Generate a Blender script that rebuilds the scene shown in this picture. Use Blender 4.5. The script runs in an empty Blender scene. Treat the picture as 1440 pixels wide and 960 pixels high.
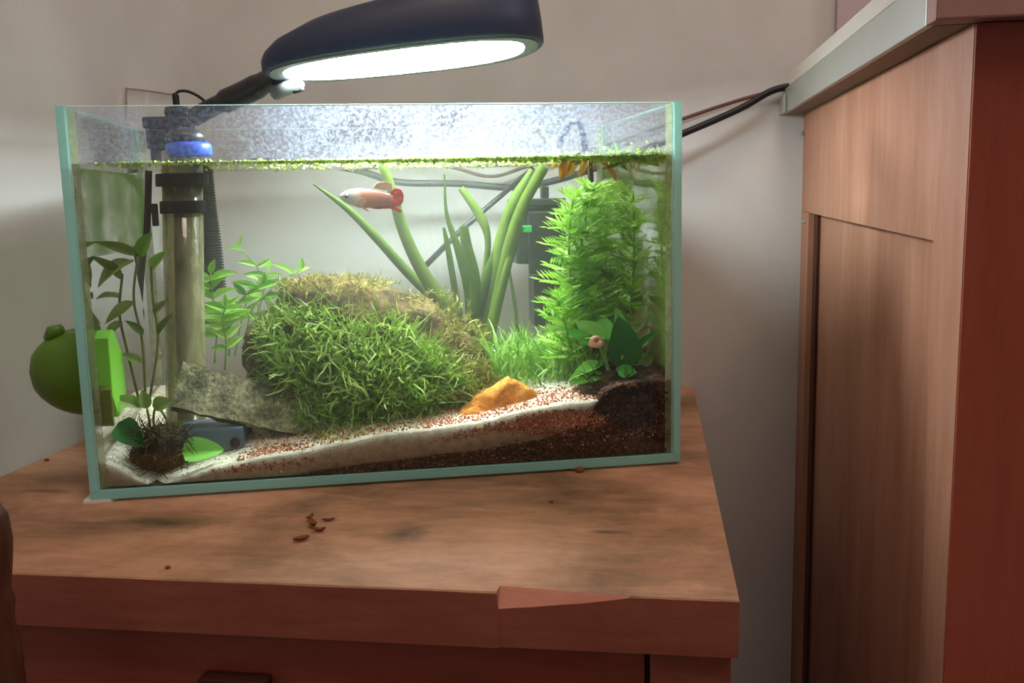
import bpy, bmesh, math, random
import numpy as np
from mathutils import Vector, Matrix, Euler

random.seed(7)
rng = np.random.default_rng(7)
scene = bpy.context.scene
COL = scene.collection
PI = math.pi

# ------------------------------------------------------------------ camera
T = 0.72                                   # height of the cabinet top above the floor
CAM = np.array([0.33498, -0.56107, 0.1906 + T])
FPX = 1331.718
YAW, PITCH, ROLL = -0.148, -0.15001, -0.02167
_cy, _sy, _cp, _sp = math.cos(YAW), math.sin(YAW), math.cos(PITCH), math.sin(PITCH)
FWD = np.array([_sy * _cp, _cy * _cp, _sp])
_r = np.array([_cy, -_sy, 0.0]); _u = np.cross(_r, FWD)
RIGHT = math.cos(ROLL) * _r + math.sin(ROLL) * _u
UP = -math.sin(ROLL) * _r + math.cos(ROLL) * _u
cam_d = bpy.data.cameras.new('camera'); cam = bpy.data.objects.new('camera', cam_d); COL.objects.link(cam)
cam_d.sensor_fit = 'HORIZONTAL'; cam_d.sensor_width = 36.0; cam_d.lens = FPX / 1440 * 36.0
cam_d.clip_start = 0.02; cam_d.clip_end = 50
m = Matrix.Identity(4)
for i in range(3):
    m[i][0] = RIGHT[i]; m[i][1] = UP[i]; m[i][2] = -FWD[i]; m[i][3] = CAM[i]
cam.matrix_world = m
scene.camera = cam

# ------------------------------------------------------------------ light and exposure
scene.view_settings.view_transform = 'Standard'
scene.view_settings.look = 'None'
scene.view_settings.gamma = 1.0
scene.view_settings.use_curve_mapping = False
scene.view_settings.exposure = 0.0
world = bpy.data.worlds.new('room_ambient'); scene.world = world; world.use_nodes = True
bg = world.node_tree.nodes['Background']
bg.inputs[0].default_value = (1.0, 0.82, 0.74, 1); bg.inputs[1].default_value = 0.28
def area(name, loc, target, size, power, color):
    d = bpy.data.lights.new(name, 'AREA'); d.shape = 'DISK'; d.size = size; d.energy = power; d.color = color
    o = bpy.data.objects.new(name, d); COL.objects.link(o); o.location = loc
    o.rotation_euler = (Vector(target) - Vector(loc)).to_track_quat('-Z', 'Y').to_euler(); return o
area('warm_fill', (0.50, -0.55, 2.5), (0.15, 0.0, 0.7), 0.6, 11.0, (1.0, 0.79, 0.66))  # added warm fill light from above, no such lamp in view
area('lavender_fill', (1.9, -0.5, 2.1), (0.45, 0.38, 1.05), 0.6, 6.5, (1.0, 0.86, 0.97))  # added pinkish light tinting the upper right wall, no window there
LED_STRENGTH = 105.0
cy = scene.cycles
try:
    cy.transparent_max_bounces = 40; cy.max_bounces = 10; cy.transmission_bounces = 8; cy.volume_bounces = 1
    cy.use_denoising = True; cy.sample_clamp_indirect = 6.0
except Exception:
    pass

# ------------------------------------------------------------------ geometry helpers
TYAW = 0.3009; TX, TY = -0.02662, -0.01275
TW, TD, TH, TG = 0.40, 0.205, 0.2526, 0.005          # tank width, depth, height, glass thickness
_c, _s = math.cos(TYAW), math.sin(TYAW)
def w2l(p):                                          # world -> tank frame
    x, y = p[0] - TX, p[1] - TY
    return np.array([_c * x + _s * y, -_s * x + _c * y, p[2] - T])
def l2w(p):
    return np.array([TX + _c * p[0] - _s * p[1], TY + _s * p[0] + _c * p[1], p[2] + T])
def ray(px, py):
    return FWD + (px - 720) / FPX * RIGHT + (480 - py) / FPX * UP
CAML = w2l(CAM)
def L(px, py, d):                                    # point of the tank frame at depth d
    r = ray(px, py)
    rl = np.array([_c * r[0] + _s * r[1], -_s * r[0] + _c * r[1], r[2]])
    return CAML + rl * ((d - CAML[1]) / rl[1])
def Wp(px, py, axis, v):                             # world point on the plane axis = v
    r = ray(px, py); return CAM + r * ((v - CAM[axis]) / r[axis])
def S(d):                                            # metres per photo pixel at tank depth d
    return (d - CAML[1]) / FPX * 1.04

class MB:
    def __init__(s): s.v = []; s.f = []; s.mi = []
    def add(s, vs, fs, mi=0):
        o = len(s.v); s.v += [tuple(float(c) for c in p) for p in vs]
        for f in fs: s.f.append(tuple(i + o for i in f)); s.mi.append(mi)
        return s
    def box(s, a, b, mi=0):
        x0, y0, z0 = a; x1, y1, z1 = b
        return s.add([(x0,y0,z0),(x1,y0,z0),(x1,y1,z0),(x0,y1,z0),(x0,y0,z1),(x1,y0,z1),(x1,y1,z1),(x0,y1,z1)],
                     [(0,3,2,1),(4,5,6,7),(0,1,5,4),(1,2,6,5),(2,3,7,6),(3,0,4,7)], mi)
    def loft(s, rings, cap=True, mi=0, closed=True):
        n = len(rings[0]); o = len(s.v)
        for r in rings: s.v += [tuple(float(c) for c in p) for p in r]
        for i in range(len(rings) - 1):
            for j in range(n if closed else n - 1):
                k = (j + 1) % n
                s.f.append((o+i*n+j, o+i*n+k, o+(i+1)*n+k, o+(i+1)*n+j)); s.mi.append(mi)
        if cap:
            s.f.append(tuple(o + j for j in reversed(range(n)))); s.mi.append(mi)
            s.f.append(tuple(o + (len(rings)-1)*n + j for j in range(n))); s.mi.append(mi)
        return s
    def tube(s, pts, rad, seg=10, mi=0):
        pts = [np.array(p, float) for p in pts]; n = len(pts)
        rad = [rad] * n if np.isscalar(rad) else rad
        rings = []; prev = None
        for i, p in enumerate(pts):
            t = pts[min(i+1, n-1)] - pts[max(i-1, 0)]; t = t / (np.linalg.norm(t) + 1e-12)
            if prev is None:
                a = np.array([0, 0, 1.0]) if abs(t[2]) < .9 else np.array([1.0, 0, 0])
            else: a = prev
            u = a - t * (a @ t); u /= np.linalg.norm(u) + 1e-12; prev = u; w = np.cross(t, u)
            rings.append([p + rad[i] * (math.cos(2*PI*k/seg) * u + math.sin(2*PI*k/seg) * w) for k in range(seg)])
        return s.loft(rings, True, mi)
    def lathe(s, prof, cx=0, cy_=0, seg=20, mi=0):
        return s.loft([[(cx + r*math.cos(2*PI*k/seg), cy_ + r*math.sin(2*PI*k/seg), z) for k in range(seg)] for r, z in prof], True, mi)

def spline(pts, k=6):
    P = [np.array(p, float) for p in pts]
    if len(P) < 3: return [P[0] + (P[-1]-P[0]) * t / k for t in range(k+1)]
    P = [2*P[0]-P[1]] + P + [2*P[-1]-P[-2]]; out = []
    for i in range(1, len(P) - 2):
        for j in range(k):
            t = j / k; a, b, c, d = P[i-1:i+3]
            out.append(.5*((2*b) + (c-a)*t + (2*a-5*b+4*c-d)*t*t + (3*b-a-3*c+d)*t**3))
    out.append(P[-2]); return out

BASE = {}
def link(o, parent=None):
    COL.objects.link(o)
    if parent is not None: o.parent = parent
    return o
def meta(o, label=None, cat=None, group=None, kind=None):
    if label: o['label'] = label
    if cat: o['category'] = cat
    if group: o['group'] = group
    if kind: o['kind'] = kind
    return o
def mesh(name, mb, mats, smooth=False, base=(0, 0, 0), bevel=0):
    me = bpy.data.meshes.new(name)
    b = np.array(base, float)
    me.from_pydata([tuple(np.array(v) - b) for v in mb.v], [], mb.f)
    for mt in (mats if isinstance(mats, (list, tuple)) else [mats]): me.materials.append(mt)
    me.polygons.foreach_set('material_index', mb.mi)
    if smooth: me.polygons.foreach_set('use_smooth', [True] * len(me.polygons))
    bm = bmesh.new(); bm.from_mesh(me); bmesh.ops.recalc_face_normals(bm, faces=bm.faces) if len(bm.faces) < 60000 and smooth != 'leaf' else None
    if bevel:
        bmesh.ops.bevel(bm, geom=[e for e in bm.edges if len(e.link_faces) == 2 and e.calc_face_angle(0) > .6], offset=bevel, segments=2, affect='EDGES', profile=.6)
    bm.to_mesh(me); bm.free()
    return me
def thing(name, label, cat, base=(0, 0, 0), group=None, tank=True, kind=None):   # an Empty at the thing's base
    o = bpy.data.objects.new(name, None); o.empty_display_size = .02; COL.objects.link(o)
    o.location = tuple(l2w(base)) if tank else tuple(base)
    if tank: o.rotation_euler = (0, 0, TYAW)
    BASE[o.name] = np.array(base, float)
    return meta(o, label, cat, group, kind)
def part(name, mb, mats, root, smooth=False, bevel=0, label=None, kind=None, base=None):
    b = BASE[root.name] if base is None else base
    o = bpy.data.objects.new(name, mesh(name, mb, mats, smooth, b, bevel)); link(o, root)
    BASE[o.name] = np.array(b, float)
    return meta(o, label, None, None, kind)
def single(name, mb, mats, label=None, cat=None, base=(0, 0, 0), smooth=False, bevel=0, group=None, kind=None, tank=True):
    o = bpy.data.objects.new(name, mesh(name, mb, mats, smooth, base, bevel)); COL.objects.link(o)
    o.location = tuple(l2w(base)) if tank else tuple(base)
    if tank: o.rotation_euler = (0, 0, TYAW)
    BASE[o.name] = np.array(base, float)
    return meta(o, label, cat, group, kind)

# ------------------------------------------------------------------ material helpers
def lin(c):
    if isinstance(c, str):
        c = [int(c[i:i+2], 16) / 255 for i in (0, 2, 4)]
    return tuple((x / 12.92 if x <= .04045 else ((x + .055) / 1.055) ** 2.4) for x in c) + (1,)
class NT:
    def __init__(s, name):
        s.m = bpy.data.materials.new(name); s.m.use_nodes = True; s.t = s.m.node_tree; s.t.nodes.clear()
        s.out = s.n('ShaderNodeOutputMaterial')
    def n(s, typ, **kw):
        o = s.t.nodes.new(typ)
        for k, v in kw.items(): setattr(o, k, v)
        return o
    def l(s, a, b): s.t.links.new(a, b)
    def set(s, sock, v):
        if hasattr(v, 'is_output') or isinstance(v, bpy.types.NodeSocket): s.l(v, sock)
        else: sock.default_value = v
    def coord(s, kind='Object', scale=(1, 1, 1), loc=(0, 0, 0), rot=(0, 0, 0)):
        tc = s.n('ShaderNodeTexCoord'); mp = s.n('ShaderNodeMapping'); s.l(tc.outputs[kind], mp.inputs[0])
        mp.inputs['Scale'].default_value = scale; mp.inputs['Location'].default_value = loc; mp.inputs['Rotation'].default_value = rot
        return mp.outputs[0]
    def noise(s, vec, scale, detail=4, rough=.55, dist=0):
        o = s.n('ShaderNodeTexNoise'); s.l(vec, o.inputs['Vector']); o.inputs['Scale'].default_value = scale
        o.inputs['Detail'].default_value = detail; o.inputs['Roughness'].default_value = rough; o.inputs['Distortion'].default_value = dist
        return o.outputs[0]
    def vor(s, vec, scale, out='Distance'):
        o = s.n('ShaderNodeTexVoronoi'); s.l(vec, o.inputs['Vector']); o.inputs['Scale'].default_value = scale; return o.outputs[out]
    def ramp(s, fac, stops, interp='LINEAR'):
        o = s.n('ShaderNodeValToRGB'); s.l(fac, o.inputs[0]); e = o.color_ramp; e.interpolation = interp
        while len(e.elements) < len(stops): e.elements.new(.5)
        for i, (p, c) in enumerate(stops):
            e.elements[i].position = p; e.elements[i].color = lin(c) if not isinstance(c, (int, float)) else (c, c, c, 1)
        return o.outputs[0]
    def math(s, op, a, b=0.0, clamp=False):
        o = s.n('ShaderNodeMath', operation=op); o.use_clamp = clamp
        s.set(o.inputs[0], a); s.set(o.inputs[1], b); return o.outputs[0]
    def mix(s, fac, a, b, mode='MIX'):
        o = s.n('ShaderNodeMix', data_type='RGBA', blend_type=mode)
        s.set(o.inputs[0], fac); s.set(o.inputs[6], a); s.set(o.inputs[7], b); return o.outputs[2]
    def mixs(s, fac, a, b):
        o = s.n('ShaderNodeMixShader'); s.set(o.inputs[0], fac); s.l(a, o.inputs[1]); s.l(b, o.inputs[2]); return o.outputs[0]
    def bump(s, h, strength=.3, dist=.002):
        o = s.n('ShaderNodeBump'); s.l(h, o.inputs['Height']); o.inputs['Strength'].default_value = strength; o.inputs['Distance'].default_value = dist; return o.outputs[0]
    def pbr(s, col, rough=.6, bump=None, spec=.4, metal=0, trans=None):
        o = s.n('ShaderNodeBsdfPrincipled'); s.set(o.inputs['Base Color'], col); s.set(o.inputs['Roughness'], rough)
        o.inputs['Specular IOR Level'].default_value = spec; o.inputs['Metallic'].default_value = metal
        if bump is not None: s.l(bump, o.inputs['Normal'])
        return o.outputs[0]
    def done(s, sh): s.l(sh, s.out.inputs['Surface']); return s.m
    def schlick(s, f0=.04, p=5.0, gain=1.0):
        lw = s.n('ShaderNodeLayerWeight'); lw.inputs['Blend'].default_value = .5
        e = s.math('POWER', lw.outputs['Facing'], p); return s.math('MULTIPLY', s.math('ADD', s.math('MULTIPLY', e, 1 - f0), f0), gain, True)

def plain(name, col, rough=.5, spec=.4, var=.12, scale=60, bump=.0, metal=0):
    k = NT(name); v = k.coord(); n = k.noise(v, scale)
    c = lin(col); lo = tuple(x * (1 - var) for x in c[:3]) + (1,); hi = tuple(min(1, x * (1 + var)) for x in c[:3]) + (1,)
    return k.done(k.pbr(k.mix(n, lo, hi), rough, k.bump(n, bump, .001) if bump else None, spec, metal))
def rocky(name, stops, scale=40, bump=.7, rough=.9, dist=.004):
    k = NT(name); v = k.coord(); n = k.noise(v, scale, 8, .65); n2 = k.noise(v, scale * 5, 6, .6)
    mx = k.math('ADD', k.math('MULTIPLY', n, .65), k.math('MULTIPLY', n2, .35))
    return k.done(k.pbr(k.ramp(mx, stops), rough, k.bump(mx, bump, dist), .25))
def leafy(name, stops, trans=.35, rough=.4, grad=None):
    k = NT(name); g = k.n('ShaderNodeNewGeometry'); oi = k.n('ShaderNodeObjectInfo')
    r = k.math('FRACT', k.math('ADD', g.outputs['Random Per Island'], oi.outputs['Random']))
    v = k.coord(); n = k.noise(v, 150, 3)
    c = k.ramp(k.math('ADD', k.math('MULTIPLY', r, .75), k.math('MULTIPLY', n, .3)), stops)
    b = k.pbr(c, rough, None, .3); t = k.n('ShaderNodeBsdfTranslucent'); k.l(c, t.inputs[0])
    return k.done(k.mixs(trans, b, t.outputs[0]))

def wood(name, stops, axis=0, scale=1.0, rough=.45, spots=(), blotch=.5, stretch=14, bump=.12):
    k = NT(name)
    sc = [stretch * scale] * 3; sc[axis] = 1.6 * scale
    v = k.coord(scale=tuple(sc)); v0 = k.coord()
    g = k.noise(v, 4.0, 7, .62, .6); f = k.noise(v, 22, 8, .72, .4); b = k.noise(v0, 6.5 * scale, 5, .6, .8)
    x = k.math('ADD', k.math('MULTIPLY', g, .62 - .3 * blotch), k.math('ADD', k.math('MULTIPLY', f, .3), k.math('MULTIPLY', b, .08 + .3 * blotch)))
    c = k.ramp(x, stops)
    for (cx, cy_, cz, rx, ry, rz, col, st) in spots:             # stains with a shape of their own
        vs = k.coord(scale=(1/rx, 1/ry, 1/rz), loc=(-cx/rx, -cy_/ry, -cz/rz))
        ln = k.n('ShaderNodeVectorMath', operation='LENGTH'); k.l(vs, ln.inputs[0])
        w = k.math('SUBTRACT', k.math('ADD', 1.15, k.math('MULTIPLY', k.noise(v0, 120, 4), .8)), k.math('MULTIPLY', ln.outputs['Value'], 1.0))
        w = k.math('MULTIPLY', k.math('SUBTRACT', w, .45), st, True)
        c = k.mix(w, c, lin(col))
    return k.done(k.pbr(c, rough, k.bump(x, bump, .0015), .35))

M = {}
# walls: matt painted plaster
k = NT('wall_paint'); v = k.coord('Object'); n = k.noise(v, 9, 5); n2 = k.noise(v, 130, 3)
M['wall'] = k.done(k.pbr(k.ramp(n, [(.3, 'c6c3bf'), (.7, 'd2cfcb')]), .85, k.bump(n2, .12, .002), .15))
M['pier'] = plain('pier_paint', 'b3a5a6', .85, .15, .05, 20, .05)
M['floor'] = plain('dark_floor', '4a3a33', .6)
TOPSTAINS = []
for (sx_, sy_, rx_, ry_, col_, st_) in ((235, 735, .035, .012, '453c22', .9), (570, 750, .016, .022, '4c4030', .8), (855, 748, .014, .004, '50443e', 1.0), (775, 706, .012, .007, '6a4a30', .6),
                                        (60, 690, .02, .004, '5f4028', .8), (110, 735, .03, .004, '6a4630', .6), (180, 650, .02, .003, '6a4630', .6), (330, 770, .05, .006, '8a5e40', .6), (640, 720, .06, .006, '8a5e40', .5), (930, 800, .03, .006, '9a6248', .6)):
    _p = Wp(sx_, sy_, 2, T); TOPSTAINS.append((_p[0] + .12980, _p[1] + .12546, T, rx_, ry_, 1.0, col_, st_))
M['top'] = wood('stained_wood_top', [(.32, '5a4330'), (.43, '8a664a'), (.5, 'a3785a'), (.57, 'b88a6a'), (.72, 'cda286')], 0, 1.0, .55,
    spots=TOPSTAINS, blotch=1.7, stretch=4.5)
M['edge'] = wood('red_brown_edge', [(.3, '6a3426'), (.45, '8c4c3a'), (.6, 'a05e4a'), (.75, 'ac6c58')], 0, 1.0, .5, blotch=1.0, stretch=9)
M['red'] = wood('red_brown_panel', [(.3, '783626'), (.5, '904636'), (.7, 'a05644')], 0, .8, .4, blotch=.3)
M['grip_recess'] = plain('recess_shade', '34140f', .6, .3)
M['smoky'] = plain('smoky_tube', '55504a', .5, .4, .3, 90)
M['chip'] = wood('raw_wood_chip', [(.3, 'b07058'), (.6, 'cf927a')], 0, 2, .7)
M['dark'] = plain('dark_gap', '1a0c09', .9, .1)
M['ply'] = wood('plywood', [(.25, '965c42'), (.45, 'b67e62'), (.6, 'c69076'), (.8, 'd2a289')], 2, .7, .5, blotch=.25, stretch=10)
M['cabred'] = wood('cabinet_front_paint', [(.3, '8a3c28'), (.5, '9c4c37'), (.7, 'a85844')], 2, .8, .4, blotch=.3)
M['slab'] = plain('grey_slab', '8a7a70', .7, .3, .12, 30, .1)
M['slabend'] = plain('rose_slab_front', 'a87f76', .6, .3, .1, 20)
M['metal'] = plain('aluminium_edging', 'b0b0a8', .4, .5, .08, 40, 0, .35)
M['cream'] = plain('cream_board', 'd8cfc4', .6, .3, .06)
M['black'] = plain('black_plastic', '17181c', .38, .5, .25, 40)
M['blackm'] = plain('black_rubber', '1c1d1f', .7, .3, .4, 90, .3)
k = NT('black_lamp_shell'); M['shell'] = k.done(k.pbr(lin('253047'), .5, None, .5))
M['greyp'] = plain('grey_plastic', '74797a', .5, .4, .1)
M['filter'] = plain('filter_plastic', '1a1f21', .45, .5, .3, 60, .1)
M['green'] = plain('green_knob', '2fd46a', .35, .5, .05)
M['lime'] = plain('lime_plastic', '9af04a', .4, .4, .05)
M['olive'] = plain('olive_plastic', '6f7f1e', .45, .4, .2, 50)
M['handle'] = plain('green_handle', '4f7a12', .4, .5, .2, 35)
M['blue'] = plain('blue_plastic', '2f58d8', .35, .5, .1)
M['bluegrey'] = plain('blue_grey_plastic', '5a6676', .4, .4, .15, 60)
M['cablebrown'] = plain('brown_cable', '6a4a40', .6, .3)
M['cable'] = plain('black_cable', '17161a', .5, .4)
M['wire'] = plain('pale_wire', '9c8072', .6, .3)
M['foam'] = plain('white_foam', 'd8d4cc', .8, .2)
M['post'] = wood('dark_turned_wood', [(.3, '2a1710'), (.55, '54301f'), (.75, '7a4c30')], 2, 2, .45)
# glass
k = NT('clear_glass'); tr = k.n('ShaderNodeBsdfTransparent'); tr.inputs[0].default_value = (.975, .99, .98, 1)
gl = k.n('ShaderNodeBsdfGlossy'); gl.inputs['Roughness'].default_value = .015; gl.inputs[0].default_value = (.93, 1, .95, 1)
M['glass'] = k.done(k.mixs(k.schlick(.035, 4.5), tr.outputs[0], gl.outputs[0]))
k = NT('glass_edge'); b = k.pbr(lin('a4e6e0'), .25, None, .6); t = k.n('ShaderNodeBsdfTranslucent'); t.inputs[0].default_value = lin('c6fbf2')
M['gedge'] = k.done(k.mixs(.45, b, t.outputs[0]))
k = NT('silicone_bead'); b = k.pbr(lin('b9bd94'), .5); tr = k.n('ShaderNodeBsdfTransparent')
t = k.n('ShaderNodeBsdfTranslucent'); t.inputs[0].default_value = lin('d6dcb4')
M['silicone'] = k.done(k.mixs(k.ramp(k.noise(k.coord(), 90, 4), [(.3, .25), (.7, .7)]), tr.outputs[0], k.mixs(.5, b, t.outputs[0])))
k = NT('acrylic'); tr = k.n('ShaderNodeBsdfTransparent'); tr.inputs[0].default_value = (.86, .84, .74, 1)
gl = k.n('ShaderNodeBsdfGlossy'); gl.inputs['Roughness'].default_value = .08
v = k.coord(scale=(1, 1, .35)); al = k.pbr(k.ramp(k.noise(v, 160, 5), [(.3, '8d8a5c'), (.7, 'd8d0a4')]), .6)
tl = k.n('ShaderNodeBsdfTranslucent'); tl.inputs[0].default_value = lin('d8d2a0')
M['acrylic'] = k.done(k.mixs(k.ramp(k.noise(v, 90, 6, .65), [(.35, .05), (.7, .55)]), k.mixs(k.schlick(.06, 2.5), tr.outputs[0], gl.outputs[0]), k.mixs(.4, al, tl.outputs[0])))
# lime scale on the glass above the water
k = NT('limescale'); v = k.coord(); v2 = k.coord(scale=(1, 1, 1.3))
p1 = k.noise(v2, 22, 6, .6, .7); p2 = k.noise(v, 420, 4, .7); p3 = k.noise(v, 1100, 2)
sp = k.math('ADD', k.math('MULTIPLY', p2, .6), k.math('MULTIPLY', p3, .4))
al = k.math('ADD', k.ramp(p1, [(.34, .03), (.54, .12), (.75, .2)]), k.ramp(sp, [(.44, 0), (.6, .42)]), True)
sx = k.n('ShaderNodeSeparateXYZ'); k.l(v, sx.inputs[0])
al = k.math('MULTIPLY', al, k.ramp(sx.outputs[0], [(.0, .5), (.04, .6), (.055, .13), (.1, .2), (.15, .7), (.29, .72), (.34, .62), (.395, .5)]))
d = k.n('ShaderNodeBsdfDiffuse'); d.inputs[0].default_value = lin('c6cfe4'); t = k.n('ShaderNodeBsdfTranslucent'); t.inputs[0].default_value = lin('c6d0e8')
tr = k.n('ShaderNodeBsdfTransparent')
M['scale'] = k.done(k.mixs(al, tr.outputs[0], k.mixs(.4, d.outputs[0], t.outputs[0])))
# water: faint haze inside, mirror-like top
k = NT('hazy_water'); g = k.n('ShaderNodeNewGeometry'); sz = k.n('ShaderNodeSeparateXYZ'); k.l(g.outputs['True Normal'], sz.inputs[0])
flat = k.math('GREATER_THAN', k.math('ABSOLUTE', sz.outputs[2]), .8)
so = k.n('ShaderNodeSeparateXYZ'); k.l(k.coord(), so.inputs[0]); high = k.math('GREATER_THAN', so.outputs[2], .1)
lw = k.n('ShaderNodeLayerWeight'); lw.inputs['Blend'].default_value = .5; fc = lw.outputs['Facing']; inside = g.outputs['Backfacing']
def step(a, b): return k.math('MULTIPLY', k.math('SUBTRACT', fc, a), 1 / (b - a), True)
def sel(w, a, b): return k.math('ADD', k.math('MULTIPLY', w, a), k.math('MULTIPLY', k.math('SUBTRACT', 1.0, w), b))
# total reflection: light meeting the surface from inside beyond the critical angle is thrown back
top_r = sel(inside, step(.20, .29), k.schlick(.02, 5)); side_r = sel(inside, step(.29, .36), step(.33, .40))
refl = k.math('MULTIPLY', sel(flat, k.math('MULTIPLY', top_r, high), side_r), .96)
tr = k.n('ShaderNodeBsdfTransparent'); gl = k.n('ShaderNodeBsdfGlossy'); gl.inputs['Roughness'].default_value = .04
nb = k.bump(k.noise(k.coord(), 40, 2), .1, .002); k.l(nb, gl.inputs['Normal'])
k.l(k.mixs(refl, tr.outputs[0], gl.outputs[0]), k.out.inputs['Surface'])
vs = k.n('ShaderNodeVolumeScatter'); vs.inputs['Color'].default_value = (.93, 1, .86, 1); vs.inputs['Density'].default_value = .5
vs.inputs['Anisotropy'].default_value = .2
va = k.n('ShaderNodeVolumeAbsorption'); va.inputs['Color'].default_value = (.80, 1, .78, 1); va.inputs['Density'].default_value = .6
ad = k.n('ShaderNodeAddShader'); k.l(vs.outputs[0], ad.inputs[0]); k.l(va.outputs[0], ad.inputs[1]); k.l(ad.outputs[0], k.out.inputs['Volume'])
M['water'] = k.m
k = NT('led_diffuser'); e = k.n('ShaderNodeEmission'); e.inputs[0].default_value = (.85, .95, 1.0, 1); e.inputs[1].default_value = LED_STRENGTH
M['led'] = k.done(e.outputs[0])
# ground and plants
M['sand'] = rocky('white_sand', [(.25, '8f8468'), (.45, 'd6cbb0'), (.6, 'efe8d6'), (.8, 'faf6ea')], 160, .8, .95, .002)
M['soil'] = rocky('dark_soil', [(.38, '160c08'), (.48, '3a241b'), (.55, '644636'), (.66, '9a7660')], 110, .9, .95, .003)
M['soilg'] = leafy('soil_crumb', [(.1, '180d09'), (.5, '3c261c'), (.8, '5f4334'), (.97, '97745e')], 0, .9)
M['grit'] = leafy('red_grit', [(.1, '7a3b25'), (.4, 'a85a3a'), (.7, 'c98763'), (.95, 'e9d8c6')], 0, .9)
M['rock'] = rocky('brown_rock', [(.36, '20180d'), (.46, '43361c'), (.55, '65532e'), (.7, '8a784a')], 45, 1.0)
M['slate'] = rocky('grey_green_slate', [(.36, '38362a'), (.47, '6b674c'), (.56, '9a9470'), (.7, 'cfc8a0')], 70, .9)
M['orange'] = rocky('orange_stone', [(.3, '8a4a16'), (.48, 'c47a2e'), (.6, 'dc9a48'), (.8, 'efc07a')], 70, .8)
M['blackrock'] = rocky('black_slate', [(.3, '15161a'), (.6, '33373c'), (.8, '5a6066')], 60, .6)
M['brownroot'] = rocky('brown_root', [(.3, '1e150c'), (.55, '4a3a20'), (.8, '7a683c')], 120, .8)
M['moss'] = leafy('moss_green', [(.05, '42661a'), (.35, '70942e'), (.65, '96b048'), (.98, 'c8d488')], .4, .5)
M['mossy'] = leafy('moss_yellow', [(.05, '5a561c'), (.4, '7c7a2a'), (.7, '9c9a40'), (.98, 'c0b868')], .35, .5)
M['feather'] = leafy('feather_green', [(.05, '5c981c'), (.35, '88c038'), (.7, 'aad652'), (.98, 'dcf0a0')], .45, .45)
M['grass'] = leafy('grass_green', [(.05, '4c8a20'), (.4, '74ac38'), (.7, '96c452'), (.98, 'cde69a')], .4, .45)
M['ribbon'] = leafy('ribbon_green', [(.1, '44601f'), (.4, '5f7c2c'), (.7, '78923a'), (.95, '94a64c')], .4, .35)
M['stem'] = plain('green_stem', '7fa04a', .5, .3, .2)
M['bstem'] = plain('brown_stem', '7d7440', .6, .3, .2)
M['broad'] = leafy('broad_dark_green', [(.1, '165a1c'), (.5, '2a7a2a'), (.9, '459a3c')], .2, .3)
M['broadl'] = leafy('broad_light_green', [(.1, '4fae3c'), (.5, '78cc4e'), (.9, 'a6e070')], .35, .35)
M['broadp'] = leafy('broad_pale', [(.1, '9fb866'), (.5, 'c2c88a'), (.9, 'd9d6a4')], .35, .5)
M['broado'] = leafy('broad_olive', [(.1, '5c7a34'), (.5, '7d9448'), (.9, '97a860')], .3, .45)
M['herb'] = leafy('herb_green', [(.1, '5a9a2e'), (.5, '86bf44'), (.9, 'b4e070')], .4, .4)
M['duck'] = leafy('duckweed', [(.1, '8fae3c'), (.5, 'b8d25a'), (.9, 'e4ecb0')], .5, .4)
M['amber'] = leafy('amber_leaf', [(.1, 'b87a1e'), (.5, 'd8a03a'), (.9, 'e6bf62')], .45, .45)
M['dry'] = plain('dry_leaf', '7a4a2a', .8, .2, .35, 120, .3)
M['snail'] = plain('snail_shell', 'c98f78', .5, .4, .25, 300)

# ------------------------------------------------------------------ the room
XL, YB = -0.1298, 0.387
def structure(name, mb, mat): return single(name, mb, mat, kind='structure', tank=False)
structure('floor', MB().box((-2.2, -2.2, -.05), (2.4, YB + .1, 0)), M['floor'])
structure('wall_back', MB().box((XL, YB, 0), (2.4, YB + .1, 2.6)), M['wall'])
structure('unseen_wall_front', MB().box((XL - .1, -1.75, 0), (2.4, -1.65, 2.6)), M['wall'])  # unseen wall behind the camera, added to cut the level ambient light
structure('unseen_wall_far_right', MB().box((2.4, -1.75, 0), (2.5, YB + .1, 2.6)), M['wall'])  # unseen as well, added so the ambient light falls off
structure('wall_left', MB().box((XL - .1, -1.65, 0), (XL, YB + .1, 2.6)), M['wall'])
SZ = 0.2635 + T
structure('wall_right', MB().box((.503, YB - .012, SZ + .0335), (2.4, YB, 2.6)), M['pier'])

# ------------------------------------------------------------------ wooden cabinet under the tank
XR, YF = 0.37623, -0.12546
th = 0.0292
cab = thing('wooden_cabinet', 'low red-brown wooden cabinet with a stained top carrying the fish tank', 'cabinet', (XL, YF, 0), tank=False)
xs0, xs1 = Wp(700, 829, 1, YF)[0], Wp(885, 843, 1, YF)[0]
mb = MB(); prof = []
xsl = [XL + .001] + list(np.linspace(XL + .02, xs0 - .0004, 14)) + list(np.linspace(xs0, xs1, 9)) + list(np.linspace(xs1 + .01, XR, 8))
rings = []
for i, x in enumerate(xsl):
    if xs0 - 1e-6 <= x <= xs1 + 1e-6:
        t = (x - xs0) / (xs1 - xs0); bz = .0085 * (1 - t) ** .8 + .0008; by = .006 * (1 - t) + .0006; yo = 0
    else:
        bz = .0008; by = .0007; yo = -.0012 if x < xs0 else 0
    wv = .0006 * math.sin(i * 2.1)
    rings.append([(x, YF + yo + by, T), (x, YF + yo, T - bz + wv * .2), (x, YF + yo, T - th), (x, YB - .001, T - th), (x, YB - .001, T)])
mb.loft(rings)
for i, f in enumerate(mb.f):                         # slots: 0 top, 1 edge, 2 raw chip
    if len(f) == 4:
        j = i % 5; r = i // 5
        mb.mi[i] = {0: (2 if xs0 - 1e-6 <= xsl[min(r, len(xsl)-1)] < xs1 else 0), 1: 1, 2: 1, 3: 1, 4: 0}[j]
    else: mb.mi[i] = 1
part('tabletop', mb, [M['top'], M['edge'], M['chip']], cab)
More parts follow.
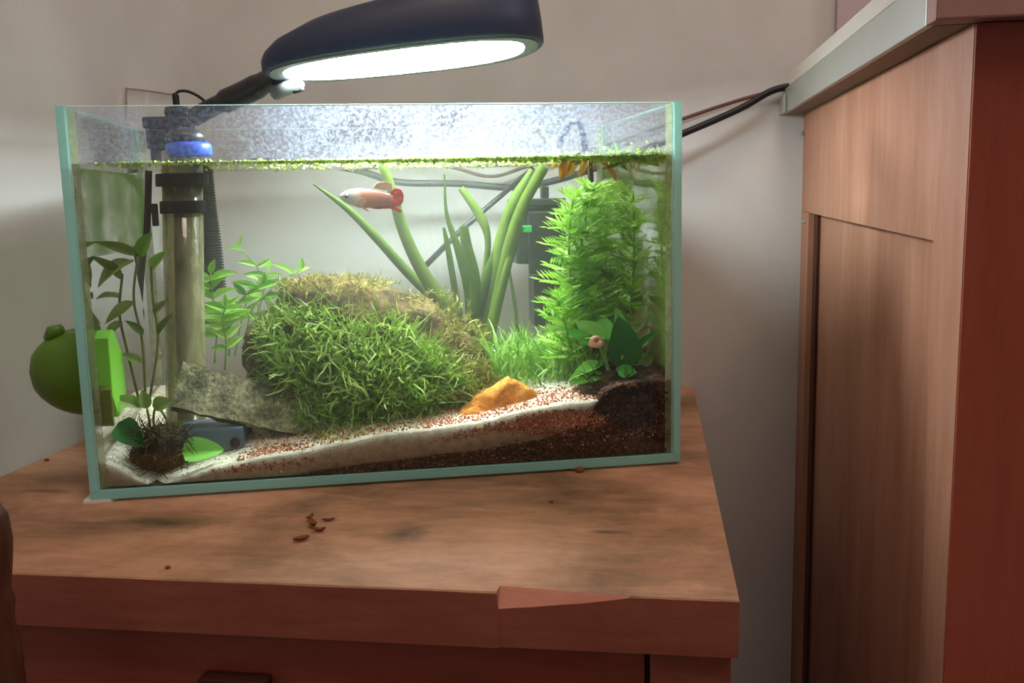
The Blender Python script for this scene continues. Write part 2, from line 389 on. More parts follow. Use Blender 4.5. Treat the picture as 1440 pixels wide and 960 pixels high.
zb = T - th
xp = Wp(914, 945, 1, YF + .006)[0]
mb = MB().box((XL + .003, YF + .03, .04), (XR - .012, YB - .006, zb))
part('body', mb, M['red'], cab)
dr = part('drawer', MB().box((XL + .004, YF + .0075, zb - .17), (xp - .0025, YF + .029, zb - .0035)), M['red'], cab, bevel=.001)
h0, h1 = Wp(290, 940, 1, YF + .008), Wp(384, 940, 1, YF + .008)
part('handle', MB().box((h0[0], YF - .004, h0[2] - .035), (h1[0], YF + .0075, h0[2])), M['grip_recess'], dr, bevel=.002, label='dark block standing in for a shaded drawer recess')  # dark colour paints the shade inside a grip recess
part('corner_post', MB().box((xp, YF + .004, .0), (XR - .003, YF + .03, zb - .002)), M['edge'], cab, bevel=.001)
part('door', MB().box((XL + .004, YF + .0075, .06), (xp - .0025, YF + .029, zb - .176)), M['red'], cab, bevel=.001)
for (x, y) in ((XL + .004, YF + .03), (XL + .004, YB - .05), (XR - .05, YB - .05)):
    part('leg', MB().box((x, y, 0), (x + .04, y + .04, .04)), M['red'], cab)

# turned post of a chair at the frame's left edge
pp = Wp(2, 705, 1, YF - .045); r = .0095; bx_ = Wp(14, 800, 1, YF - .045)[0] - r
prof = [(.012, 0), (.013, .3), (.011, .5), (.0095, pp[2] - .075), (.0075, pp[2] - .06), (.0088, pp[2] - .05), (.0075, pp[2] - .045), (.0095, pp[2] - .03),
        (.0105, pp[2] - .02), (.0095, pp[2] - .008), (.006, pp[2] - .001), (.001, pp[2])]
single('chair_post', MB().lathe(prof, bx_, YF - .045, 16), M['post'], 'dark turned wooden post cut off by the frame beside the cabinet top', 'chair', (0, 0, 0), True, tank=False)

# ------------------------------------------------------------------ counter cabinet on the right
XC, YC = 0.4774, -0.097
cc = thing('kitchen_cabinet', 'tall wooden cabinet with plywood side and red-brown painted front', 'cabinet', (XC, YC, 0), tank=False)
# recessed side panel with frame round it
pr = .008
part('side_panel', MB().box((XC + pr, YC + .004, 0), (XC + pr + .012, YB - .0005, SZ - .0005)), M['ply'], cc)
a0, a1 = Wp(1138, 298, 0, XC), Wp(1312, 338, 0, XC)
mb = MB()
yA, zA, yB_, zB_ = a0[1], a0[2], a1[1], a1[2]
y1 = YB - .0005
def prism_x(mb, poly, x0, x1):
    n = len(poly); return mb.loft([[(x0, y, z) for y, z in poly], [(x1, y, z) for y, z in poly]])
prism_x(mb, [(y1, zA), (y1, SZ - .0005), (YC, SZ - .0005), (YC, zB_ - .002), (yB_, zB_)], XC, XC + pr)
part('top_rail', mb, M['ply'], cc)
mb = MB(); st = Wp(1290, 900, 0, XC)[1]
prism_x(mb, [(yB_, zB_), (YC, zB_ - .002), (YC, 0), (YC + .022, 0), (yB_ - .012, zB_ - .25)], XC, XC + pr)
part('front_stile', mb, M['ply'], cc)
prism_x(mb := MB(), [(y1, 0), (y1, zA), (yA + .003, zA), (yA + .003, 0)], XC, XC + pr)
part('rear_stile', mb, M['ply'], cc)
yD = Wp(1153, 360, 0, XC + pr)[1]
part('shade_strip', MB().box((XC + pr - .003, yD, 0), (XC + pr - .0002, yA + .0025, zA - .0005)), M['post'], cc, label='dark brown upright strip deepening the recess shade')  # dark strip added to deepen the shade along the recess edge
part('front_panel', MB().box((XC + .0003, YC - .002, 0), (1.3, YC - .0002, SZ - .0006)), M['cabred'], cc)
part('carcass', MB().box((XC + pr + .012, YC, 0), (1.3, YB - .0005, SZ - .001)), M['dark'], cc)
for px, py in ((1131, 187), (1132, 312)):
    q = Wp(px, py, 0, XC); part('nail', MB().lathe([(.0022, 0), (.0022, .002), (.001, .003)], 0, 0, 8), M['metal'], cc, base=np.array(cc.location) * 0).matrix_local = Matrix.Translation(Vector((q[0] - XC, q[1] - YC, q[2]))) @ Matrix.Rotation(-PI/2, 4, 'Y')
XS = .4575; ct = thing('counter_slab', 'grey counter slab with metal edging above the plywood cabinet side', 'countertop', (XS, YC, SZ), tank=False)
part('slab', MB().box((XS + .004, YC + .004, SZ), (1.32, YB - .0005, SZ + .021)), M['slab'], ct)
mb = MB(); mb.box((XS, YC + .003, SZ), (XS + .0038, YB - .001, SZ + .022)); part('metal_edging', mb, M['metal'], ct, bevel=.0006)
part('end_cap', MB().box((XS - .003, YB - .03, SZ - .001), (XS - .0003, YB - .001, SZ + .016)), M['metal'], ct, bevel=.001)
part('front_edge', MB().box((XS, YC - .012, SZ), (1.32, YC + .0025, SZ + .034)), M['slabend'], ct, bevel=.001)
part('cream_board', MB().box((XS + .0005, YC + .004, SZ + .0225), (1.32, YB - .035, SZ + .034)), M['cream'], ct, bevel=.002, label='cream board lying along the top of the slab')

# ------------------------------------------------------------------ the tank
tank = thing('aquarium', 'rectangular clear glass aquarium with teal edges and limescale near its rim', 'aquarium', (0, 0, 0))
G = [M['glass'], M['gedge']]
def pane(name, a, b, face_axis, label=None):
    mb = MB().box(a, b)
    ax = {0: 2, 1: 2, 2: 1, 3: 0, 4: 1, 5: 0}      # face -> axis of its normal
    mb.mi = [0 if ax[i] == face_axis else 1 for i in range(6)]
    return part(name, mb, G, tank)
pane('bottom_pane', (0, 0, 0.002), (TW, TD, .002 + TG), 2)
z0 = .002 + TG + .0002
pane('left_pane', (0, 0, z0), (TG, TD, TH), 0)
pane('right_pane', (TW - TG, 0, z0), (TW, TD, TH), 0)
pane('front_pane', (TG + .0002, 0, z0), (TW - TG - .0002, TG, TH), 1)
pane('back_pane', (TG + .0002, TD - TG, z0), (TW - TG - .0002, TD, TH), 1)
for x, sg in ((TG + .0003, 1), (TW - TG - .0003, -1)):
    for y, sy in ((TG + .0003, 1), (TD - TG - .0003, -1)):
        part('silicone_seam', MB().loft([[(x, y, z), (x + sg*.0045, y, z), (x + sg*.0012, y + sy*.0012, z), (x, y + sy*.0035, z)] for z in (z0, TH - .001)]), M['silicone'], tank)
WZ = float(np.mean([L(150, 233, TG)[2], L(500, 226, TG)[2], L(940, 213, TG)[2]]))
print('water level', WZ)
i0, i1 = TG + .0005, TW - TG - .0005
part('limescale', MB().box((i0, TG + .0002, WZ + .0005), (i1, TG + .0004, TH - .0006)), M['scale'], tank, label='white limescale crust dried on the glass')
k = NT('reflection_film'); v = k.coord(); a_ = k.noise(v, 26, 5, .6, .5); tr = k.n('ShaderNodeBsdfTransparent')
d = k.n('ShaderNodeBsdfDiffuse'); d.inputs[0].default_value = lin('7fae4a'); t = k.n('ShaderNodeBsdfTranslucent'); t.inputs[0].default_value = lin('9cc862')
film = k.done(k.mixs(k.ramp(a_, [(.35, .04), (.55, .25), (.75, .5)]), tr.outputs[0], k.mixs(.5, d.outputs[0], t.outputs[0])))  # green tint painting the blurred plant reflections of the side panes
part('reflection_film', MB().box((i1 - .0006, TG + .004, z0 + .06), (i1 - .0003, TD - TG - .004, WZ - .002)), film, tank, label='green film standing in for plant reflections on the right pane')
part('reflection_film', MB().box((i0 + .0003, TG + .004, WZ - .06), (i0 + .0006, TD - TG - .004, WZ - .002)), film, tank, label='thin green film standing in for reflections high on the left pane')
single('water', MB().box((i0, TG + .0004, z0), (i1, TD - TG - .0006, WZ)), M['water'], 'faintly hazy green water filling the glass aquarium', 'water', (0, 0, 0), kind='stuff')
mt = L(105, 703, -.004)
single('foam_mat', MB().loft([[(x, y, z) for x, y in ((-.0045, -.0008), (.012, -.0008), (.016, .006), (TW - .004, .006), (TW - .004, TD - .004), (-.0045, TD - .004))] for z in (0, .0019)]), M['foam'], 'thin white foam sheet poking out under the tank corner', 'mat', (0, 0, 0))

# ------------------------------------------------------------------ ground inside the tank
F0 = TG + .001
def profile(pts):
    P = sorted([(L(x, y, F0)[0], L(x, y, F0)[2]) for x, y in pts]); return [p[0] for p in P], [p[1] for p in P]
topP = profile([(118, 652), (150, 648), (190, 672), (215, 684), (260, 672), (300, 658), (360, 645), (450, 628), (530, 612), (600, 604), (660, 594), (720, 580), (790, 566), (850, 562), (945, 566)])
soilP = profile([(118, 720), (330, 700), (400, 676), (450, 662), (520, 652), (600, 642), (680, 632), (760, 618), (800, 604), (825, 588), (846, 556), (870, 540), (945, 534)])
_k = rng.random((40, 4))
def nz(x, y, f=1.0):
    v = 0
    for q in _k: v += math.sin((q[0]-.5) * 300 * f * x + (q[1]-.5) * 300 * f * y + q[2] * 6.28) * q[3]
    return v / 9
def top_z(x, d):
    z = np.interp(x, *topP); t = max(0.0, (d - F0) / (TD - .012))
    back = .034 + .02 * x / TW
    return float(z + (back - z * .6) * .75 * t ** .9 + .0016 * nz(x, d))
def soil_z(x, d):
    z = float(np.interp(x, *soilP)); f = np.interp(x, *topP)
    z += (top_z(x, d) - f) * min(1, max(0, (z - z0) / .02)) + .0011 * nz(x, d, 2.2) + .0008 * nz(x + .3, d, 5)
    return max(z0 + .0012, z)
def hblock(fn_top, fn_bot, nx=110, nd=44, x0=i0 + .0006, x1=i1 - .0006, d0=F0, d1=TD - TG - .0014):
    mb = MB(); X = np.linspace(x0, x1, nx); D = np.linspace(d0, d1, nd)
    top = [[(x, d, fn_top(x, d)) for d in D] for x in X]; bot = [[(x, d, fn_bot(x, d)) for d in D] for x in X]
    mb.v = [p for r in top for p in r] + [p for r in bot for p in r]; o = nx * nd
    I = lambda i, j: i * nd + j
    for i in range(nx - 1):
        for j in range(nd - 1):
            mb.f.append((I(i,j), I(i+1,j), I(i+1,j+1), I(i,j+1))); mb.f.append((o+I(i,j), o+I(i,j+1), o+I(i+1,j+1), o+I(i+1,j)))
    for i in range(nx - 1):
        for j in (0, nd - 1): mb.f.append((I(i,j), o+I(i,j), o+I(i+1,j), I(i+1,j)))
    for j in range(nd - 1):
        for i in (0, nx - 1): mb.f.append((I(i,j), I(i,j+1), o+I(i,j+1), o+I(i,j)))
    mb.mi = [0] * len(mb.f); return mb
single('soil', hblock(soil_z, lambda x, d: z0 + .0006, 170, 44, d0=F0 - .0003), M['soil'], 'dark brown soil layer heaped at the right end of the tank', 'soil', (0, 0, 0), True, kind='stuff')
single('sand_bed', hblock(top_z, lambda x, d: min(soil_z(x, d), top_z(x, d)) - .0004, 170, 44), M['sand'], 'white sand covering the floor of the tank', 'sand', (0, 0, 0), True, kind='stuff')
def grains(spots, r0, r1, seed, flat=.8):
    rr = random.Random(seed); mb = MB()
    oc = [(1,0,0),(-1,0,0),(0,1,0),(0,-1,0),(0,0,1),(0,0,-1)]
    fc = [(0,2,4),(2,1,4),(1,3,4),(3,0,4),(2,0,5),(1,2,5),(3,1,5),(0,3,5)]
    for (x, y, z) in spots:
        r = rr.uniform(r0, r1); R_ = Euler((rr.random()*6, rr.random()*6, rr.random()*6)).to_matrix()
        mb.add([tuple(np.array(R_ @ Vector((p[0]*r*rr.uniform(.7, 1.2), p[1]*r*rr.uniform(.7, 1.2), p[2]*r*flat))) + (x, y, z)) for p in oc], fc)
    return mb
sp = []
def band(pts, n, spread):                                  # red grit pressed against the front glass in a sloping seam
    P = [L(x, y, F0) for x, y in pts]
    for _ in range(n):
        u = random.betavariate(1.7, 1.3); t = u * (len(P) - 1) * .9999; i = int(t); q = P[i] + (P[i+1] - P[i]) * (t - i)
        sp.append((q[0] + random.gauss(0, .003), F0 - .0003 + random.random() * .0004, q[2] + max(-1.4, min(1.1, random.gauss(0, .55))) * spread * (.5 + .5 * math.sin(PI * u))))
band([(610, 622), (680, 604), (760, 590), (850, 590)], 500, .0032)
band([(700, 602), (780, 592), (850, 590)], 1500, .0075)
band([(640, 640), (760, 626), (880, 610), (940, 600)], 160, .006)
band([(300, 662), (380, 655), (440, 645)], 90, .003)
for _ in range(2600):
    px = random.uniform(330, 850); q = L(px, 600, F0)
    x = q[0]; d = F0 + abs(random.gauss(0, .018))
    if d > .06: continue
    w = .9 if px > 600 else .35 + .45 * (abs(px - 395) < 45)
    if random.random() > w: continue
    sp.append((x, d + .002, max(top_z(x, d), soil_z(x, d)) + .0006))
single('red_gravel', grains(sp, .0006, .0013, 3), M['grit'], 'fine reddish brown grit scattered over the sand slope', 'gravel', (0, 0, 0), kind='stuff')
sp = []
for _ in range(3600):
    px = random.uniform(420, 938); x = L(px, 600, F0)[0]; z1 = float(np.interp(x, *soilP)); z = z0 + .001 + (z1 - z0 - .001) * random.random()
    sp.append((min(x, i1 - .002), F0 - .0006 + random.random() * .0006, z))
single('soil_crumbs', grains(sp, .0006, .0015, 8), M['soilg'], 'brown crumbs of soil pressed against the lower front glass', 'soil', (0, 0, 0), kind='stuff')
sp = []
for _ in range(2600):
    px = random.uniform(130, 860); x = L(px, 600, F0)[0]; d = random.uniform(F0 + .001, .17)
    sp.append((x, d, top_z(x, d) + .0004))
single('sand_grains', grains(sp, .0005, .0011, 5), M['sand'], 'loose pale grains lying on the white sand', 'sand', (0, 0, 0), kind='stuff')

# ------------------------------------------------------------------ stones
def blob(outline, d, depth, seed, n=44, m_=24, rough=.12, sub=0, top_bias=0):
    """a stone: the silhouette polygon (photo pixels at depth d) swept through its own thickness with rounded, rough sides"""
    P = [L(x, y, d) for x, y in outline]; P.append(P[0])
    seg = np.cumsum([0] + [np.linalg.norm(P[i+1]-P[i]) for i in range(len(P)-1)])
    ring = [np.array([np.interp(s_, seg, [p[a] for p in P]) for a in range(3)]) for s_ in np.linspace(0, seg[-1], n*2, endpoint=False)]
    c = np.mean(ring, 0); rr = np.random.default_rng(seed); q = rr.random((18, 5))
    def nn(p): return sum(math.sin((a[0]-.5)*fq*p[0] + (a[1]-.5)*fq*p[1] + (a[2]-.5)*fq*p[2] + a[3]*6.28) * a[4] for a in q for fq in (500,)) / 5 + sum(math.sin((a[1]-.5)*1700*p[0] + (a[2]-.5)*1700*p[1] + (a[0]-.5)*1700*p[2] + a[3]*9) * a[4] for a in q) / 11
    mb = MB(); rings = []
    for i in range(m_ + 1):
        t = -1 + 2 * i / m_; k_ = max(.02, (1 - abs(t) ** 2.6)) ** .5
        rg = []
        for p in ring:
            v_ = c + (p - c) * k_; v_ = v_ + np.array([0, t * depth / 2, 0])
            dirv = v_ - c; ln = np.linalg.norm(dirv) + 1e-9
            v_ = v_ + dirv / ln * rough * .01 * nn(v_) * 1.4
            rg.append(v_)
        rings.append(rg)
    return mb.loft(rings)
single('mossy_rock', blob([(345, 470), (385, 425), (400, 398), (450, 388), (520, 394), (560, 408), (610, 425), (650, 458), (688, 496), (700, 540), (640, 590), (520, 600), (410, 590), (350, 540)], .098, .095, 4, rough=.32),
       M['rock'], 'large rough brown rock in the middle of the tank', 'rock', tuple(L(520, 600, .1)), True)
single('orange_stone', blob([(604, 606), (622, 592), (655, 570), (690, 548), (712, 532), (726, 533), (742, 544), (762, 562), (745, 574), (700, 588), (650, 602)], .032, .022, 9, rough=.2),
       M['orange'], 'pointed rusty orange stone lying on the sand slope', 'stone', tuple(L(680, 600, .03)), True)
# the leaning slate slab
def slab(name, quad, depths, thick, mat, label, seed):
    A = [L(x, y, d) for (x, y), d in zip(quad, depths)]          # TL TR BR BL of the front face
    nrm = np.cross(A[1]-A[0], A[3]-A[0]); nrm /= np.linalg.norm(nrm)
    if nrm[1] < 0: nrm = -nrm
    mb = MB(); N = 14; rr = random.Random(seed); rings = []
    for i in range(N + 1):
        t = i / N; tp, bt = A[0] + (A[1]-A[0])*t, A[3] + (A[2]-A[3])*t
        j = lambda s_: np.array([rr.uniform(-1, 1), rr.uniform(-1, 1), rr.uniform(-1, 1)]) * s_
        rings.append([tp + j(.0006), tp + nrm*thick + j(.0006), (tp+bt)/2 + nrm*thick + j(.0006), bt + nrm*thick + j(.0008), bt + j(.0008), bt + (tp-bt)*.35 + j(.0006), bt + (tp-bt)*.7 + j(.0005)])
    mb.loft(rings)
    single(name, mb, mat, label, 'stone', tuple(A[3]), False)
slab('slate_slab', [(258, 507), (440, 556), (428, 612), (240, 572)], [.045, .05, .034, .03], .012, M['slate'], 'flat grey-green slate slab leaning before the acrylic tube', 3)
single('dark_stone', blob([(292, 592), (312, 584), (345, 588), (356, 600), (352, 618), (320, 622), (296, 612)], .062, .02, 12, rough=.15), M['blackrock'], 'black stone lying behind the blue-grey filter base', 'stone', tuple(L(322, 620, .06)), True)
single('soil_clump', blob([(790, 560), (815, 540), (850, 524), (890, 518), (915, 522), (922, 540), (922, 590), (880, 600), (820, 590)], .03, .034, 21, rough=.3), M['brownroot'], 'dark brown root clump under the broad leaved plant at right', 'root', tuple(L(870, 590, .03)), True)
single('root_clump', blob([(188, 640), (200, 612), (225, 600), (250, 606), (262, 630), (258, 652), (225, 664), (198, 656)], .03, .024, 33, rough=.3), M['brownroot'], 'tangled brown root clump at the left front of the sand', 'root', tuple(L(225, 660, .03)), True)

# ------------------------------------------------------------------ strands
def strand(mb, p, dirv, ln, wd, bend, seg=3, mi=0, wig=0.0):
    p = np.array(p, float); d = np.array(dirv, float); d /= np.linalg.norm(d) + 1e-9
    side = np.cross(d, np.array([random.uniform(-1, 1), -1.0, random.uniform(-1, 1)])); side /= np.linalg.norm(side) + 1e-9
    o = len(mb.v); b = np.array(bend, float)
    for i in range(seg + 1):
        t = i / seg; w = wd * (1 - .75 * t ** 2)
        mb.v += [tuple(p - side * w), tuple(p + side * w)]
        d = d + b / seg
        if wig: d = d + rnd3(wig)
        d /= np.linalg.norm(d) + 1e-9; p = p + d * ln / seg
    for i in range(seg):
        mb.f.append((o+2*i, o+2*i+1, o+2*i+3, o+2*i+2)); mb.mi.append(mi)
def rnd3(s): return np.array([random.uniform(-s, s) for _ in range(3)])
def moss_patch(c_px, d, rx, rz, ry, n, ln, wd, up=.4):
    """strands growing outward from an ellipsoid cushion (radii in metres)"""
    mb = MB(); c = L(c_px[0], c_px[1], d)
    for _ in range(n):
        u = np.array([random.gauss(0, 1), random.gauss(0, 1), random.gauss(0, 1)]); u /= np.linalg.norm(u)
        if u[1] > .35 or u[2] < -.75: continue
        k_ = random.uniform(.72, 1.0)
        p = c + u * np.array([rx, ry, rz]) * k_ * (1 + .1 * math.sin(9*u[0] + 5*u[2]))
        dv = u * .45 + np.array([0, 0, up * .6]) + rnd3(1.0)
        strand(mb, p, dv, random.uniform(.5, 1.3) * ln, wd, np.array([0, 0, -.25]) + rnd3(1.3), 5, 0, .45)
    return mb
mb = moss_patch((500, 520), .062, .066, .036, .030, 4200, .021, .00085)
m2 = moss_patch((560, 545), .05, .05, .026, .026, 2000, .02, .0008); mb.add(m2.v, m2.f)
m2 = moss_patch((440, 470), .07, .04, .024, .026, 1300, .017, .0007); mb.add(m2.v, m2.f)
m2 = moss_patch((470, 585), .04, .03, .010, .016, 700, .012, .0005); mb.add(m2.v, m2.f)
mbm = MB(); mbm.loft([[L(495, 530, .072) + np.array([math.cos(a)*r_*.062, t_*.026, math.sin(a)*r_*.036]) for a in np.linspace(0, 2*PI, 24, endpoint=False)] for t_, r_ in ((-1, .25), (-.8, .6), (-.3, .95), (.3, 1), (1, .6))])
mb.add(mbm.v, mbm.f)
single('moss', mb, M['moss'], 'thick cushion of stringy green moss over the front of the brown rock', 'moss', tuple(L(500, 600, .06)), 'leaf', kind='stuff')
mb = moss_patch((655, 545), .055, .026, .022, .022, 1500, .010, .0005)
m2 = moss_patch((640, 590), .045, .03, .010, .014, 600, .008, .0005); mb.add(m2.v, m2.f)
m2 = moss_patch((470, 400), .085, .045, .007, .03, 900, .006, .0004, .8); mb.add(m2.v, m2.f)
m2 = moss_patch((590, 430), .09, .035, .010, .03, 500, .007, .0004, .8); mb.add(m2.v, m2.f)
m2 = moss_patch((640, 480), .085, .026, .02, .03, 900, .008, .0005, .4); mb.add(m2.v, m2.f)
m2 = moss_patch((500, 612), .02, .03, .004, .012, 350, .004, .0005, .8); mb.add(m2.v, m2.f)
single('yellow_moss', mb, M['mossy'], 'short yellowish algae moss along the edges of the rock and stones', 'moss', tuple(L(655, 590, .06)), 'leaf', kind='stuff')
mb = MB()
for _ in range(900):
    px = random.uniform(690, 860); py = random.uniform(500, 548) - (px - 690) * .02; d = random.uniform(.05, .115)
    p = L(px, py, d); strand(mb, p, np.array([random.uniform(-.5, .5), random.uniform(-.4, .3), 1]), random.uniform(.016, .034), .0008, rnd3(.9) + np.array([0, 0, -.6]), 4)
single('water_grass', mb, M['grass'], 'low tufts of bright green grass between orange stone and black filter', 'grass', tuple(L(770, 545, .08)), 'leaf', kind='stuff')
mb = MB()
for _ in range(420):
    px = random.uniform(825, 912); py = random.uniform(525, 585); d = random.uniform(.008, .03)
    strand(mb, L(px, py, d), rnd3(1) + np.array([0, 0, .1]), random.uniform(.006, .018), .0004, rnd3(1.2), 3)
for _ in range(420):
    px = random.uniform(185, 265); py = random.uniform(600, 660); d = random.uniform(.012, .03)
    strand(mb, L(px, py, d), rnd3(1) + np.array([0, 0, .1]), random.uniform(.006, .016), .0004, rnd3(1.2), 3)
single('root_hairs', mb, M['brownroot'], 'thin brown root hairs tangled about both root clumps', 'root', tuple(L(870, 590, .03)), 'leaf', kind='stuff')

# ------------------------------------------------------------------ leaves
def blade_mesh(name, mat, wfun, n=8, fold=.18, droop=.25, wave=0.0):
    """unit leaf along +Y, width along X, face up +Z, folded along a midrib"""
    mb = MB()
    for i in range(n + 1):
        t = i / n; w = wfun(t) / 2; z = -droop * t * t
        wv = wave * math.sin(t * 11)
        mb.v += [(-w, t, z + fold * w + wv), (-w*.5, t, z + fold * w * .35), (0, t, z - .02 * (w > 0)), (w*.5, t, z + fold * w * .35), (w, t, z + fold * w - wv)]
    for i in range(n):
        for j in range(4): mb.f.append((i*5+j, i*5+j+1, (i+1)*5+j+1, (i+1)*5+j))
    mb.mi = [0] * len(mb.f)
    return mesh(name, mb, mat, 'leaf')
oval = lambda t: math.sin(PI * min(1, t ** .8)) ** .75 if 0 < t < 1 else 0
lance = lambda t: (math.sin(PI * t ** .75) ** .9) if 0 < t < 1 else .03
heart = lambda t: (math.sin(PI * t ** .6) ** .6) if 0 < t < 1 else .04
LEAF = {}
def leafmesh(kind, mat):
    k_ = (kind, mat)
    if k_ not in LEAF:
        fn = {'oval': oval, 'lance': lance, 'heart': heart}[kind]
        LEAF[k_] = blade_mesh('leaf', M[mat], fn, 8, .22 if kind != 'lance' else .3, .18)
    return LEAF[k_]
def place_leaf(root, kind, mat, p0, p1, width, roll=0.0, name='leaf', face=(0, -1, .5)):
    """a leaf from p0 to p1 (tank frame), its face turned to `face`"""
    o = bpy.data.objects.new(name, leafmesh(kind, mat)); link(o, root)
    for q in (p0, p1): q[0] = min(max(q[0], TG + .002), TW - TG - .002); q[1] = max(q[1], TG + .0015)
    y = Vector(p1 - p0); ln = y.length; y.normalize()
    z = Vector(face); z = (z - y * z.dot(y)).normalized(); z = Matrix.Rotation(roll, 3, y) @ z
    x = y.cross(z)
    R_ = Matrix((x, y, z)).transposed().to_4x4()
    o.matrix_local = Matrix.Translation(Vector(p0 - BASE[root.name])) @ R_ @ Matrix.Diagonal((width, ln, ln, 1))
    return o

# ribbon plant: long blades, each a part
def ribbon(root, pts, mat, name='leaf', twist=.5, lab=None):
    P = spline([np.append(L(x, y, d), w * S(d)) for x, y, d, w in pts], 7)
    mb = MB(); n = len(P); ph = random.uniform(-.6, .6)
    for i, q in enumerate(P):
        a = P[min(i+1, n-1)][:3] - P[max(i-1, 0)][:3]; a /= np.linalg.norm(a) + 1e-9
        s_ = np.cross(a, np.array([0, -1, 0])); s_ /= np.linalg.norm(s_) + 1e-9
        an = ph + twist * (i / n - .5); nn = np.cross(s_, a); s_ = s_ * math.cos(an) + nn * math.sin(an); nn = np.cross(s_, a)
        w = max(q[3], .0003) / 2 / max(.6, abs(math.cos(an)))
        for t in (-1, 0, 1): mb.v.append(tuple(q[:3] + s_ * w * t + nn * w * .3 * (t == 0)))
        for t in (1, 0, -1): mb.v.append(tuple(q[:3] + s_ * w * t * .97 + nn * (w * .3 * (t == 0) + .0004)))
    for i in range(n - 1):
        for j in range(6): mb.f.append((i*6+j, i*6+(j+1) % 6, (i+1)*6+(j+1) % 6, (i+1)*6+j))
    mb.mi = [0] * len(mb.f)
    return part(name, mb, M[mat], root, True, label=lab)
rp = thing('ribbon_plant', 'tall plant of ribbon leaves rooted behind the right end of the rock', 'plant', L(682, 486, .105))
for b in [
    [(684, 488, .105, 13), (700, 420, .105, 16), (716, 350, .10, 18), (735, 290, .095, 15), (765, 234, .09, 14)],
    [(676, 482, .11, 12), (690, 400, .115, 15), (706, 330, .115, 15), (724, 280, .11, 13), (748, 238, .11, 6)],
    [(668, 478, .11, 10), (676, 420, .11, 20), (696, 360, .118, 14), (712, 320, .12, 8)],
    [(672, 478, .12, 8), (680, 400, .12, 10), (686, 340, .12, 9), (676, 305, .12, 13), (648, 264, .12, 9)],
    [(664, 474, .10, 12), (668, 400, .10, 16), (656, 345, .10, 15), (652, 318, .10, 12)],
    [(660, 474, .115, 10), (658, 410, .115, 12), (644, 350, .115, 11), (628, 300, .115, 5), (625, 245, .115, 2)],
    [(652, 470, .11, 8), (640, 410, .11, 9), (630, 350, .11, 8), (624, 320, .11, 4)],
    [(690, 484, .1, 9), (698, 440, .1, 12), (712, 380, .1, 11), (733, 318, .1, 10)],
    [(728, 470, .12, 5), (724, 430, .12, 5), (716, 378, .12, 3)],
    [(686, 480, .1, 6), (664, 440, .1, 8), (656, 420, .1, 3)],
]: ribbon(rp, b, 'ribbon')
r2 = thing('ribbon_plant', 'ribbon plant of two long leaves slanting left over the rock', 'plant', L(640, 440, .12))
ribbon(r2, [(640, 440, .12, 22), (612, 410, .12, 20), (585, 365, .118, 17), (564, 315, .115, 15), (552, 270, .11, 13), (538, 232, .11, 12)], 'ribbon', twist=.2)
ribbon(r2, [(622, 432, .13, 12), (575, 385, .13, 13), (530, 335, .128, 12), (490, 295, .126, 9), (440, 258, .125, 2)], 'ribbon', twist=.2)

# feathery plants: stems with fronds, each frond a part
def frond_mesh(name, mat, n=7, lw=.16, spread=.9):
    mb = MB()
    def leaflet(p, ang, ln, tilt):
        d = np.array([math.sin(ang), math.cos(ang), tilt]); s_ = np.array([math.cos(ang), -math.sin(ang), 0]) * lw * ln * .5
        a = np.array(p); o = len(mb.v)
        mb.v += [tuple(a), tuple(a + d*ln*.45 + s_), tuple(a + d*ln), tuple(a + d*ln*.45 - s_), tuple(a + d*ln*.5 + np.array([0, 0, .05*ln]))]
        mb.f += [(o, o+1, o+4), (o+1, o+2, o+4), (o+2, o+3, o+4), (o+3, o, o+4)]
    for i in range(n):
        t = .12 + .8 * i / n; ln = .52 * (1 - .5 * abs(t - .4)); z = .15 * t - .3 * t * t
        leaflet((0, t, z), spread, ln, .1); leaflet((0, t, z), -spread, ln, .1)
    leaflet((0, .9, -.1), 0, .4, -.1)
    o = len(mb.v); mb.v += [(-.02, 0, 0), (.02, 0, 0), (.015, .95, -.13), (-.015, .95, -.13)]; mb.f.append((o, o+1, o+2, o+3))
    mb.mi = [0] * len(mb.f); return mesh(name, mb, M[mat], 'leaf')
FR = [frond_mesh('frond', 'feather', 6, .26, .8), frond_mesh('frond', 'feather', 5, .3, .6), frond_mesh('frond', 'feather', 7, .24, 1.0)]
def feather_plant(label, pts, nfr, ln, mat='feather', tightness=1.0):
    base = L(*pts[0]); root = thing('feathery_plant', label, 'plant', base, 'feathery plants before the black filter')
    P = spline([L(*q) for q in pts], 8)
    part('stem', MB().tube(P, [.0012 * (1 - .5 * i / len(P)) for i in range(len(P))], 6), M['stem'], root, True)
    for i in range(nfr):
        t = (i + .5) / nfr; p = P[min(int(t * (len(P) - 1)), len(P) - 1)]
        a = i * 2.4 + random.uniform(-.4, .4); el = random.uniform(.1, .9)
        y = Vector((math.cos(a), math.sin(a) * .8 - .25, el)).normalized()
        z = (Vector((0, -.6, 1)) - y * y.dot(Vector((0, -.6, 1)))).normalized(); x = y.cross(z)
        s_ = ln * random.uniform(.7, 1.2) * (1 - .35 * t)
        lim = (TW - TG - .003 - p[0]) if y.x > 0 else (p[0] - TG - .003)
        s_ = min(s_, max(.006, lim / (abs(y.x) + .55)))
        o = bpy.data.objects.new('frond', FR[i % 3]); link(o, root)
        o.matrix_local = Matrix.Translation(Vector(p - base)) @ Matrix((x, y, z)).transposed().to_4x4() @ Matrix.Scale(s_, 4)
feather_plant('tallest feathery light green plant before the right side of the black filter', [(838, 500, .075), (832, 430, .075), (818, 350, .07), (834, 256, .068)], 84, .030)
feather_plant('feathery light green plant whose sprays overlap the filter front', [(822, 500, .065), (806, 430, .062), (800, 350, .06), (806, 272, .06)], 64, .028)
